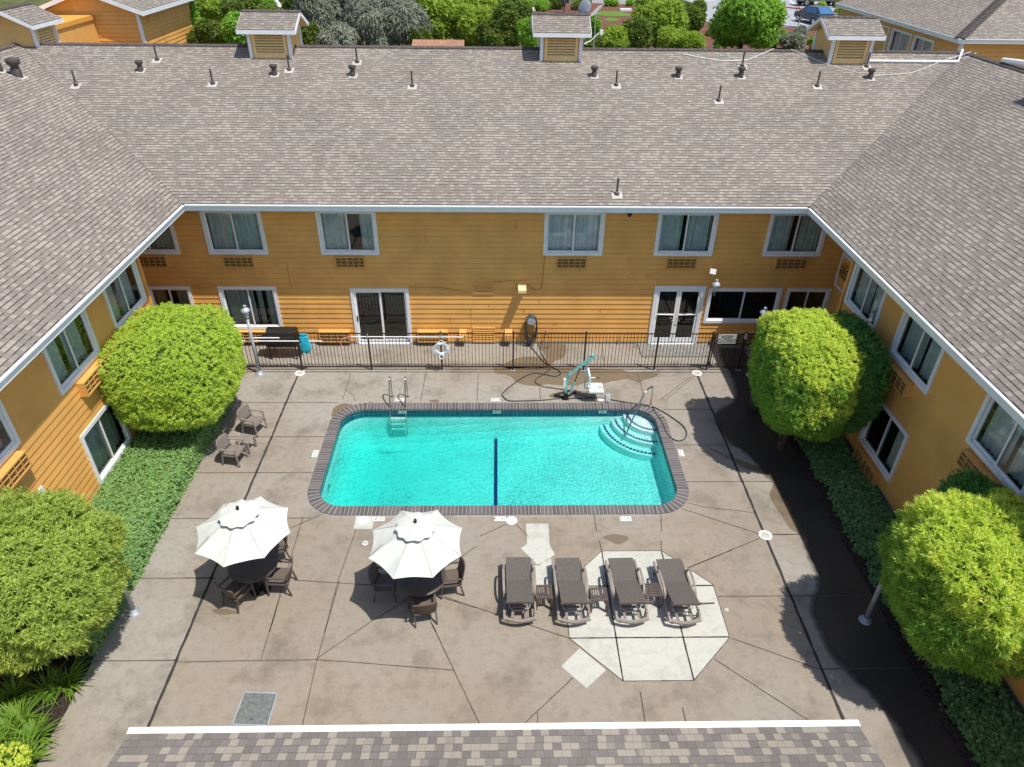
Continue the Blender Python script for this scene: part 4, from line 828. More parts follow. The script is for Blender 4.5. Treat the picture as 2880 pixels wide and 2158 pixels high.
m = MB(); m.tube([Vector((18.5, 27.6, ZR+.1)), Vector((18.6, 26.4, ZR+.16)), Vector((18.55, 25.2, ZR+.1))], [.08, .13, .10], 8); m.build('duct', M['white'], motel)
# dish and aerial on the ridge
t = thing('satellite_dish', 'grey oval satellite dish behind the middle cupola', 'satellite dish', GY('S3', 815, 100, 31.3)); m = MB()
m.lathe([(.001, .05), (.15, .04), (.26, .0), (.27, .0), (.26, .012), (.15, .055), (.001, .065)], n=28); o = m.build('reflector', M['grey'], t, True); o.rotation_euler = (R(72), R(8), R(-30)); o.scale = (1, 1.12, 1)
m = MB(); m.tube([(0, .03, 0), (.05, .1, -.3), (.05, .12, -1.7)], .03); m.build('mast', M['galv'], t)
m = MB(); m.bar((-.05, .0, -.2), (.1, -.35, -.05), .03); m.build('feed_arm', M['galv'], t)
t = thing('tv_aerial', 'white fishbone television aerial beside the satellite dish', 'aerial', GY('S3', 960, 140, 31.1)); m = MB()
a, b = Vector((-.2, 0, -.18)), Vector((.17, 0, .20)); m.tube([a, b], .012, 6); m.build('boom', M['white'], t); m = MB()
for i in range(8):
    p = a.lerp(b, i/7); L = .26-.012*i; m.tube([p-Vector((L*.7, -.1, L*.35)), p+Vector((L*.7, -.1, L*.35))], .009, 5)
m.build('element', M['white'], t); m = MB(); m.tube([(0, 0, 0), (0, .02, -1.6)], .018, 6); m.build('mast', M['galv'], t)
p = GY('S3', 890, 510, 30.4); q = GY('S3', 1015, 395, 30.4); t = thing('security_light', 'white angled lamp arm beside the middle cupola', 'light', p); m = MB(); m.tube([Vector((-.25, -.1, -.1)), Vector((0, 0, 0)), q-p], .022, 6); m.build('arm', M['white'], t); m = MB(); m.box(-.06, .06, -.08, .06, -.14, .03, 0, Matrix.Translation(q-p+Vector((.03, 0, .03)))); m.build('lamp_head', M['white'], t)

# --- low roofed building in front
low = thing('low_roofed_building', 'single storey wing with shingled roof and white edge closing the near side of the court', 'building')
ze, ye, w_, s2 = 2.9, 5.95, 5.62, .33; zr = ze+s2*4.2; m = MB()
rq(m, [(w_, ye, ze), (-w_, ye, ze), (-w_, ye-4.2, zr), (w_, ye-4.2, zr)], (-1, 0, 0), (0, -1, s2), (w_, ye, ze)); rq(m, [(-w_, ye-8.4, ze), (w_, ye-8.4, ze), (w_, ye-4.2, zr), (-w_, ye-4.2, zr)], (1, 0, 0), (0, 1, s2), (-w_, ye-8.4, ze))
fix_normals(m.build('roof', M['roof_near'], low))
m = MB(); m.box(-w_-.02, w_+.02, ye-.01, ye+.035, ze-.2, ze-.03); m.build('fascia', M['trim'], low)
m = MB(); m.box(-w_-.03, w_+.03, ye-.015, ye+.085, ze-.03, ze+.012); m.build('drip_edge', M['white'], low)
m = MB(); m.box(-w_+.5, w_-.5, ye-.8, ye-.6, 0, ze-.05); m.box(-w_+.5, w_-.5, ye-7.8, ye-7.6, 0, ze-.05)
for x in (-w_+.3, w_-.5): m.box(x, x+.2, ye-7.6, ye-.8, 0, ze-.02); m.add([(x+.1, ye-7.9, ze-.03), (x+.1, ye-.4, ze-.03), (x+.1, ye-4.2, zr-.1)], [(0, 1, 2)])
m.build('wall', M['siding2'], low)

# ================================================================== POOL SIDE FURNITURE AND FITTINGS
# fence
FY = 20.5
fence = thing('pool_fence', 'dark metal picket fence between the pool deck and the back wall', 'fence')
posts = [-10.3, -8.9, -6.75, -4.36, -1.92, .54, 3.0, 5.47, 7.32]
for x in posts+[8.44, 10.45]:
    m = MB(); m.box(x-.028, x+.028, FY-.028, FY+.028, 0, 1.53); p = m.build('post', M['rail'], fence)
    m = MB(); m.box(x-.08, x+.08, FY-.06, FY+.06, .0, .014); m.build('base_plate', M['galv'], p)
    m = MB(); m.lathe([(.001, .05), (.022, .03), (.03, .0)], (x, FY, 1.53), 10); m.build('post_cap', M['rail'], p)
for a, b in zip(posts, posts[1:]+[None]):
    if b is None: a, b = 8.44, 10.45
    m = MB(); n = max(2, round((b-a)/.118))
    for i in range(1, n): x = a+(b-a)*i/n; m.box(x-.008, x+.008, FY-.008, FY+.008, .12, 1.475)
    pan = m.build('picket_panel', M['rail'], fence)
    for z in (.15, 1.47): m = MB(); m.box(a+.028, b-.028, FY-.016, FY+.016, z-.016, z+.016); m.build('rail', M['rail'], pan)
m = MB(); ga, gb = 7.38, 8.40
for i in range(1, 9): x = ga+(gb-ga)*i/9; m.box(x-.008, x+.008, FY-.008, FY+.008, .12, 1.44)
gate = m.build('gate', M['rail'], fence)
m = MB(); m.box(ga, ga+.035, FY-.02, FY+.02, .1, 1.48); m.box(gb-.035, gb, FY-.02, FY+.02, .1, 1.48); m.box(ga+.035, gb-.035, FY-.018, FY+.018, 1.44, 1.475); m.box(ga+.035, gb-.035, FY-.018, FY+.018, .12, .155); m.build('gate_frame', M['rail'], gate)
m = MB(); [m.box(ga-.07, ga+.03, FY-.05, FY-.02, z, z+.09) for z in (.28, 1.28)]; m.build('hinge', M['black'], gate)
m = MB(); m.lathe([(.05, 0), (.05, .16), (.03, .19), (.001, .2)], (gb+.04, FY-.03, 1.3), 10); m.build('latch', M['galv'], gate)
t = thing('gate_sign', 'grey sign reading KEEP CLOSED hung on the pool gate', 'sign', (7.81, FY-.032, 1.29)); m = MB(); m.box(-.31, .31, -.008, .008, -.18, .18); m.build('board', M['sign'], t)
text_part('KEEP\nCLOSED', .175, M['ink'], t, (0, -.010, 0), (R(90), 0, 0))
# things hung on the fence
t = thing('ring_buoy', 'pale blue and white ring buoy with rope hung on a fence post', 'ring buoy', (-1.9, FY-.10, .93)); m = MB()
V = []; n1, n2, R1, r1 = 28, 10, .205, .062
for i in range(n1):
    a = 2*math.pi*i/n1
    for j in range(n2): b = 2*math.pi*j/n2; V.append(((R1+r1*math.cos(b))*math.cos(a), r1*.7*math.sin(b), (R1+r1*math.cos(b))*math.sin(a)))
m.add(V, [(i*n2+j, i*n2+(j+1) % n2, ((i+1) % n1)*n2+(j+1) % n2, ((i+1) % n1)*n2+j) for i in range(n1) for j in range(n2)])
for q, i in enumerate(range(0)): pass
m.m = [1 if (f//n2) % 7 in (0, 1) else 0 for f in range(n1*n2)]; m.build('ring', [M['ring'], M['white']], t, True)
m = MB(); m.tube([(-.24, -.02, .12), (-.12, -.03, .27), (0, -.02, .36), (.12, -.03, .27), (.24, -.02, .12), (.27, -.03, -.02), (.2, -.03, -.2)], .011, 6); m.tube([(-.24, -.02, .12), (-.28, -.03, -.03), (-.2, -.03, -.2)], .011, 6); m.build('grab_rope', M['white'], t)
m = MB()
for i in range(9): a = i*2.4; m.tube([(.10*math.cos(a+j*.7)*(.6+.05*i), -.07-.01*(j % 2), -.27+.09*math.sin(a+j*.7)) for j in range(8)], .009, 5)
m.build('rope_coil', M['white'], t)
def pole(name, label, a, b, r, hook=None):
    a = Vector(a); b = Vector(b); t = thing(name, label, 'pole', a); m = MB(); m.tube([(0, 0, 0), b-a], r, 8); m.build('shaft', M['white'], t); return t
pole('skimmer_pole', 'long white pole resting on the fence above the blue net', (-8.9, FY-.06, 1.21), (-5.89, FY-.06, 1.205), .02)
t = pole('brush_pole', 'short white pole with dark grip lying along the fence before the barbecue', (-8.9, FY-.05, 1.33), (-7.25, FY-.05, 1.325), .02); m = MB(); m.tube([(1.6, 0, -.004), (2.05, 0, -.004)], .024); m.build('grip', M['ink'], t)
t = pole('rescue_pole', 'long white rescue pole with pink crook hung on the fence', (-1.15, FY-.06, 1.37), (-4.9, FY-.06, 1.38), .018); m = MB(); m.tube([(-3.75, 0, .01), (-3.95, -.02, .0), (-4.08, -.03, -.09), (-4.13, -.04, -.2), (-4.12, -.06, -.3), (-4.06, -.08, -.42)], .012, 7); m.build('crook', M['pink'], t)
for x in (-4.36, -1.92):
    m = MB(); m.tube([(x+1.15, 0, .13), (x+1.15, -.03, .02), (x+1.15, -.03, -.04)], .012); o = m.build('hanger', M['galv'], t)
t = thing('leaf_net', 'turquoise net bag drooping from the fence', 'net', (-6.48, FY-.10, 1.5)); m = MB(); prof = [(.10, .0, 0), (.16, .05, -.12), (.15, .06, -.3), (.19, .07, -.42), (.18, .06, -.6), (.10, .03, -.72), (.02, 0, -.78)]
rg = [[(w*math.cos(a)*(1+.12*mnoise.noise((a*2, z*5, 0)))+.04*z*-.3, d*math.sin(a)*(1+.4*mnoise.noise((a*3, z*6, 3))), z) for a in [2*math.pi*i/18 for i in range(18)]] for w, d, z in [(Vector(p).lerp(Vector(q), f)) for p, q in zip(prof, prof[1:]) for f in (0, .34, .67)]]
for p, q in zip(rg, rg[1:]):
    for i in range(18): m.quad(p[i], p[(i+1) % 18], q[(i+1) % 18], q[i])
m.build('net_bag', M['net'], t, True); m = MB(); m.tube([(.12*math.cos(a), .04*math.sin(a), .0) for a in [2*math.pi*i/16 for i in range(17)]], .012, 6); m.build('hoop', M['net'], t)
# barbecue
t = thing('barbecue_grill', 'black covered barbecue grill behind the fence', 'barbecue', (-7.55, 21.45, 0)); m = MB(); w = .5
pr_ = [(-.28, .72), (-.30, .88), (-.22, 1.03), (-.05, 1.12), (.12, 1.12), (.26, 1.0), (.28, .72)]
m.add([(sx*w, y, z) for sx in (-1, 1) for y, z in pr_], [tuple(range(7)), tuple(range(7, 14))[::-1]]+[(i, 7+i, 8+i, i+1) for i in range(6)]); fix_normals(m.build('lid', M['black'], t))
m = MB(); m.box(-w-.02, w+.02, -.3, .28, .52, .72); m.build('firebox', M['black'], t); m = MB(); m.tube([(-.35, -.36, .86), (.35, -.36, .86)], .014); m.build('handle', M['steel'], t)
for sx in (-1, 1):
    m = MB(); m.box(sx*.52, sx*.8, -.25, .25, .68, .72); m.build('side_shelf', M['black'], t)
    for sy in (-.24, .22): m = MB(); m.box(sx*.45-.02, sx*.45+.02, sy-.02, sy+.02, 0, .52); m.build('leg', M['black'], t)
# hose reel on the wall and loose hose
t = thing('hose_hanger', 'metal hose hanger with coiled dark hose on the orange wall', 'hose', (1.22, YW-.02, 1.08)); m = MB(); m.tube([(0, 0, 0), (0, -.24, 0)], .15, 18); m.build('drum', M['galv'], t)
m = MB(); m.tube([(.20*math.cos(a), -.24, .20*math.sin(a)) for a in [math.pi*i/12 for i in range(13)]], .018); m.build('guard', M['steel'], t); m = MB()
for i in range(9):
    x0 = .17+.012*(i % 3); y = -.06-.022*i; dz = -.75-.05*(i*7 % 5); k2 = .05*math.sin(i*2.1)
    m.tube([(x0*math.cos(a), y, .17*math.sin(a)) for a in [math.pi*j/8 for j in range(9)]]+[(-x0-.02+k2*.3, y, -.3), (-.15+k2, y-.02, dz*.85), (k2, y-.03, dz-.12), (.14+k2, y-.02, dz*.85), (x0+.02+k2*.4, y, -.3), (x0, y, 0)], .014, 6)
m.build('coiled_hose', M['hose'], t, True)
def smooth_path(p, n=6):
    out = []
    for i in range(len(p)-1):
        a, b, c, d = p[max(0, i-1)], p[i], p[i+1], p[min(len(p)-1, i+2)]
        for j in range(n):
            q = j/n; out.append(.5*((2*b)+(c-a)*q+(2*a-5*b+4*c-d)*q*q+(3*b-3*c+d-a)*q**3))
    return out+[p[-1]]
hp = [('Q8', 1080, 400), ('Q8', 1150, 450), ('Q8', 1225, 530), ('Q8', 1290, 610), ('Q8', 1360, 660), ('Q8', 1460, 710), ('Q8', 1488, 750), ('Q8', 1430, 780), ('Q8', 1320, 760), ('Q8', 1200, 745), ('Q8', 1100, 775), ('Q8', 985, 850), ('Q8', 880, 930), ('Q8', 838, 985), ('A5', 1048, 1275), ('A5', 1080, 1302), ('A5', 1150, 1305), ('A5', 1300, 1300), ('A5', 1400, 1290), ('L', 500, 668), ('L', 800, 668), ('L', 1000, 664), ('L', 1250, 705), ('L', 1500, 745), ('L', 1690, 775), ('L', 1850, 850), ('L', 2000, 945), ('L', 2120, 1040), ('L', 2170, 1130), ('L', 2150, 1210), ('L', 2070, 1245), ('L', 1980, 1215), ('L', 1900, 1140), ('L', 1860, 1040), ('L', 1820, 960), ('L', 1750, 870), ('L', 1710, 800), ('L', 1600, 770), ('L', 1520, 785)]
pts = smooth_path([G(fr, x, y, .045) for fr, x, y in hp]); t = thing('garden_hose', 'long dark hose snaking from the wall across the deck round the pool corner', 'hose', (pts[0].x, pts[0].y, 0)); m = MB(); m.tube([p-Vector((pts[0].x, pts[0].y, .02 if p.y < 20.2 or p.y > 20.7 else .02)) for p in pts], .016, 7); m.build('tube', M['hose'], t, True)
hp = [('Q8', 1230, 330), ('Q8', 1245, 430), ('Q8', 1290, 550), ('Q8', 1360, 650), ('Q8', 1370, 690), ('Q8', 1310, 745), ('Q8', 1220, 800), ('Q8', 1215, 845), ('Q8', 1290, 885), ('Q8', 1420, 905), ('Q8', 1560, 925), ('L', 640, 580), ('L', 760, 625), ('L', 960, 660)]
pts = smooth_path([G(fr, x, y, .07) for fr, x, y in hp]); t = thing('second_hose', 'slim dark hose looping from the fence to the pool lift', 'hose', (pts[0].x, pts[0].y, 0)); m = MB(); m.tube([p-Vector((pts[0].x, pts[0].y, .04)) for p in pts], .012, 7); m.build('tube', M['hose'], t, True)
t = thing('hose_tap', 'small wall tap with pink hose end beside the coiled hose', 'tap', (1.8, YW-.05, .62)); m = MB(); m.tube([(0, .05, 0), (0, -.09, 0), (0, -.12, -.06)], .018); m.build('spout', M['pink'], t); m = MB(); m.tube([(0, -.12, -.06), (-.08, -.15, -.3), (-.18, -.2, -.5), (-.1, -.3, -.59), (.1, -.3, -.55), (.12, -.2, -.3), (0, -.1, -.06)], .01); m.build('short_hose', M['hose'], t)
t = thing('wall_spigot', 'small pale spigot low on the orange wall before the double door', 'tap', (4.54, YW-.05, .35)); m = MB(); m.tube([(0, .05, 0), (0, -.08, 0), (0, -.1, -.05)], .02); m.lathe([(.03, .03), (.03, .045), (.001, .05)], (0, -.05, 0), 10); m.build('spout', M['flash'], t)
# wall camera and wall lantern
t = thing('security_camera', 'white box camera on the wall above the lantern', 'camera', (7.52, YW-.02, 2.9)); m = MB(); T = Matrix.Rotation(R(-20), 4, 'Z') @ Matrix.Rotation(R(-25), 4, 'X'); m.box(-.10, .10, -.52, .05, -.06, .12, 0, T); m.build('housing', M['white'], t); m = MB(); m.tube([(0, 0, -.04), (0, -.12, -.04), (0, -.16, 0)], .025); m.build('bracket', M['white'], t)
t = thing('eave_floodlight', 'small dark floodlight under the back eave right of the pale curtained window', 'light', (4.25, YE+.25, 5.24)); m = MB(); m.lathe([(.07, .1), (.08, .0), (.05, -.08), (.001, -.09)], n=12); m.build('housing', M['black'], t)
def lantern_head(parent, z, s=1.0):
    m = MB(); n = 6
    m.lathe([(.055*s, z), (.10*s, z+.22*s)], (0, 0, 0), n); m.build('lantern_glass', plain('frosted_glass', (.55, .60, .62), .3, .5), parent)
    m = MB(); m.lathe([(.02*s, z-.06*s), (.06*s, z-.01*s), (.065*s, z+.01*s), (.05*s, z+.012*s)], n=12)
    for i in range(n): a = 2*math.pi*i/n; m.tube([(.057*s*math.cos(a), .057*s*math.sin(a), z), (.103*s*math.cos(a), .103*s*math.sin(a), z+.22*s)], .006*s, 4)
    m.build('lantern_cage', M['galv'], parent)
    m = MB(); m.lathe([(.10*s, z+.215*s), (.145*s, z+.225*s), (.12*s, z+.27*s), (.05*s, z+.33*s), (.04*s, z+.36*s), (.055*s, z+.365*s), (.05*s, z+.40*s), (.001, z+.42*s)], n=12); m.build('lantern_roof', M['galv'], parent)
t = thing('wall_lantern', 'grey lantern on a wall bracket between the double door and wide window', 'lantern', (7.62, YW-.25, 2.32)); lantern_head(t, 0, 1.05); m = MB(); m.tube([(0, 0, -.05), (.02, .02, -.2), (.08, .24, -.2)], .014); m.build('bracket', M['galv'], t)
# lamp posts
def lamp(x, y, label):
    t = thing('lamp_post', label, 'lamp post', (x, y, 0), 0, 'lamp posts at the corners of the deck'); m = MB(); m.tube([(0, 0, .02), (0, 0, 2.12)], .05, 14); m.build('pole', M['galv'], t, True)
    m = MB(); m.lathe([(.14, .0), (.14, .02), (.09, .03), (.075, .1), (.052, .12)], n=16); m.build('base', M['galv'], t, True); m = MB(); [m.lathe([(.018, .02), (.018, .045), (.001, .05)], (.115*math.cos(a), .115*math.sin(a), 0), 8) for a in (0, 1.57, 3.14, 4.71)]; m.build('bolt', M['galv'], t)
    m = MB(); m.lathe([(.052, 2.08), (.06, 2.1), (.03, 2.14), (.03, 2.16), (.045, 2.18)], n=12); m.build('collar', M['galv'], t); lantern_head(t, 2.22, 1.05); return t
lamp(-8.16, 20.27, 'grey lamp post between the clipped shrub and the fence, lantern over the deck'); lamp(8.76, 20.2, 'grey lamp post beside the gate, in the shade'); lamp(-8.26, 10.42, 'grey lamp post at the near hedge, mostly behind the olive shrub'); lamp(8.38, 10.06, 'grey lamp post in the dark shade beside the yellow-green shrub')
# trash can
t = thing('trash_can', 'dark brown ribbed bin tucked under the shaded shrub', 'bin', (8.42, 18.3, 0)); m = MB(); m.lathe([(.001, .02), (.24, .02), (.24, .85), (.22, .85), (.22, .05)], n=24); m.build('liner', M['black'], t); m = MB()
for i in range(30): a = 2*math.pi*i/30; m.bar((.25*math.cos(a), .25*math.sin(a), .02), (.28*math.cos(a), .28*math.sin(a), .88), .035, .012, 0, (math.cos(a), math.sin(a), 0))
m.build('slat', M['bronze'], t)['kind'] = 'stuff'; m = MB(); m.tube([(.29*math.cos(a), .29*math.sin(a), .88) for a in [2*math.pi*i/28 for i in range(29)]], .02, 6); m.build('rim', M['bronze'], t)

# pool lift
t = thing('pool_lift', 'teal pool lift with white seat hanging over the deck', 'pool lift', (2.23, 18.8, 0)); m = MB(); m.box(-.11, .11, -.11, .11, 0, .02); m.box(-.07, .07, -.07, .07, .02, .24); m.bar((-.05, .02, .04), (-.36, .1, .04), .06, .05); m.bar((.05, .05, .04), (.36, .3, .04), .06, .05); m.build('base', M['black'], t)
m = MB(); m.bar((0, 0, .22), (.03, 0, .86), .06, .07); m.bar((.03, 0, .82), (.12, 0, 1.0), .07, .07); m.build('mast', M['teal'], t); m = MB(); m.bar((.06, -.035, .92), (.80, -.035, 1.66), .035, .06); m.bar((.06, .035, .92), (.80, .035, 1.66), .035, .06); m.box(.74, .84, -.05, .05, 1.56, 1.7); m.build('arm', M['teal'], t)
m = MB(); m.tube([(.14, .0, .22), (.27, 0, .65)], .033, 10); m.tube([(.27, 0, .65), (.40, 0, 1.14)], .018, 8, 1); m.build('actuator', [M['teal'], M['ink']], t)
m = MB(); m.tube([(.78, 0, 1.6), (.66, 0, 1.45), (.64, .0, 1.3), (.60, 0, .5), (.62, 0, .42), (.72, 0, .40), (.95, 0, .40)], .022, 8); m.build('hanger', M['teal'], t)
m = MB(); m.box(.74, 1.2, -.30, .22, .42, .47); m.build('seat', M['white'], t); m = MB(); m.bar((.73, -.04, .46), (.66, -.04, 1.0), .46, .05, 0, (0, 1, 0)) if 0 else m.box(.70, .75, -.28, .22, .50, .98, 0, Matrix.Rotation(R(-6), 4, 'Y') @ Matrix.Translation((.09, 0, 0))); m.build('backrest', M['white'], t)
for y in (-.30, .24): m = MB(); m.tube([(.68, y, .66), (.98, y, .66)], .012); m.tube([(.98, y, .66), (1.12, y, .66)], .018, 8, 1); m.build('armrest', [M['white'], M['ink']], t)
m = MB(); m.tube([(.7, -.26, .40), (1.22, -.26, .38), (1.36, -.26, .22), (1.38, -.26, .06)], .014); m.tube([(.7, .2, .40), (1.25, .2, .38), (1.42, .2, .22), (1.44, .2, .06)], .014); m.bar((1.37, -.28, .05), (1.44, .22, .05), .14, .02); m.build('footrest', M['galv'], t); m = MB(); m.box(-.09, -.02, -.05, .05, .5, .78); m.build('battery', M['white'], t)
# ladder and stair rail
t = thing('pool_ladder', 'steel pool ladder with two hooped rails at the deep end', 'ladder', (-3.2, 18.85, 0))
for x in (-.25, .25):
    m = MB(); m.tube(smooth_path([Vector(p) for p in ((x, .04, 0), (x, .03, .5), (x, -.02, .80), (x, -.14, .88), (x, -.26, .80), (x, -.48, .3), (x, -.58, -.05), (x, -.72, -.3), (x, -.74, -.95))], 5), .024, 10); m.build('handrail', M['steel'], t, True); m = MB(); m.lathe([(.06, 0), (.055, .02), (.025, .03)], (x, .04, 0), 14); m.build('flange', M['steel'], t)
for z in (-.30, -.5, -.7): m = MB(); m.box(-.23, .23, -.80, -.69, z-.02, z+.02); m.build('tread', M['white'], t)
t = thing('stair_handrail', 'steel handrail curving from the coping down to the pool steps', 'handrail', (4.96, 18.33, 0)); m = MB(); m.tube(smooth_path([Vector(p) for p in ((0, 0, 0), (-.01, -.01, .5), (-.03, -.04, .78), (-.10, -.13, .87), (-.36, -.42, .84), (-.62, -.70, .32), (-.88, -.98, -.25), (-.95, -1.06, -.40))], 6), .025, 10); m.build('rail', M['steel'], t, True); m = MB(); m.lathe([(.06, 0), (.055, .02), (.025, .03)], (0, 0, .02), 14); m.build('flange', M['steel'], t)

# armchairs
def bent_panel(m, w0, w1, h, th, curve, n=8, nz=6, top=.06):
    P_ = []
    for side in (0, 1):
        for j in range(nz+1):
            f = j/nz
            for i in range(n+1):
                u = -1+2*i/n; w = (w0+(w1-w0)*math.sin(f*math.pi*.62)/1)*.5
                P_.append((u*w, -curve*(1-u*u)+side*th, f*h-(top*u*u*f*f)))
    s = (nz+1)*(n+1); fs = []
    for j in range(nz):
        for i in range(n): a = j*(n+1)+i; fs += [(a, a+1, a+n+2, a+n+1), (s+a, s+a+n+1, s+a+n+2, s+a+1)]
    bd = [(0*(n+1)+i) for i in range(n+1)]+[(j*(n+1)+n) for j in range(1, nz+1)]+[(nz*(n+1)+i) for i in range(n-1, -1, -1)]+[(j*(n+1)) for j in range(nz-1, 0, -1)]
    fs += [(bd[i], s+bd[i], s+bd[(i+1) % len(bd)], bd[(i+1) % len(bd)]) for i in range(len(bd))]
    return P_, fs
def chair(x, y, face, label, group, fab='slingd', fr='bronze'):
    t = thing('armchair', label, 'chair', (x, y, 0), math.atan2(face[1], face[0])-math.pi/2, group)
    w, d = .24, .25
    for sx in (-1, 1):
        m = MB(); m.bar((sx*w, d, 0), (sx*(w+.015), d-.04, .62), .03, .036); m.build('front_leg', M[fr], t)
        m = MB(); m.bar((sx*w, -d-.03, 0), (sx*w, -d+.06, .44), .03, .036); m.build('rear_leg', M[fr], t)
        m = MB(); m.bar((sx*(w+.015), d-.02, .63), (sx*(w+.015), -d-.03, .60), .045, .022); m.build('armrest', M[fr], t)
        m = MB(); m.bar((sx*w, d-.03, .40), (sx*w, -d+.05, .38), .025, .035); m.build('side_rail', M[fr], t)
    m = MB(); ns = 6; vs = []
    for s_ in (0, 1):
        for j in range(ns+1):
            for i in range(ns+1): u = -1+2*i/ns; v = -1+2*j/ns; vs.append((u*(w-.005), v*d, .425-.02*(1-u*u)-.012*(1-v)-s_*.022))
    q = (ns+1)**2; fs = []
    for j in range(ns):
        for i in range(ns): a = j*(ns+1)+i; fs += [(a, a+1, a+ns+2, a+ns+1), (q+a, q+a+ns+1, q+a+ns+2, q+a+1)]
    m.add(vs, fs); m.bar((-w, d, .405), (w, d, .405), .03, .05); m.build('seat', M[fab], t, True)
    m = MB(); P_, fs = bent_panel(m, .44, .56, .46, .02, .05); T = Matrix.Translation((0, -d+.04, .40)) @ Matrix.Rotation(R(13), 4, 'X'); m.add([T @ Vector(p) for p in P_], fs); fix_normals(m.build('backrest', M[fab], t, True))
    return t
chair(-7.41, 17.08, (.95, -.30), 'grey armchair beside the hedge, farther one past the small slatted table', 'pair of chairs by the hedge', 'sling', 'taupe')
chair(-7.57, 15.68, (.98, -.19), 'grey armchair beside the hedge, nearer one before the small slatted table', 'pair of chairs by the hedge', 'sling', 'taupe')
g1 = 'chairs round the umbrella tables'
chair(-5.96, 10.73, (.51, .86), 'brown armchair half in shadow with its back to us at the umbrella nearer the hedge', g1)
chair(-5.08, 11.10, (-1, .02), 'brown armchair in the sun facing left at the umbrella nearer the hedge', g1)
chair(-5.42, 12.03, (-.9, -.4), 'brown armchair mostly hidden behind the umbrella nearer the hedge', g1)
chair(-1.65, 10.27, (-.2, .98), 'brown armchair seen from behind at the umbrella nearer the loungers', g1)
chair(-1.10, 11.02, (-.98, -.17), 'brown armchair on the loungers side of the umbrella nearer the loungers', g1)
chair(-2.58, 10.90, (1, -.05), 'brown armchair fully inside the dark shadow of the umbrella nearer the loungers', g1)
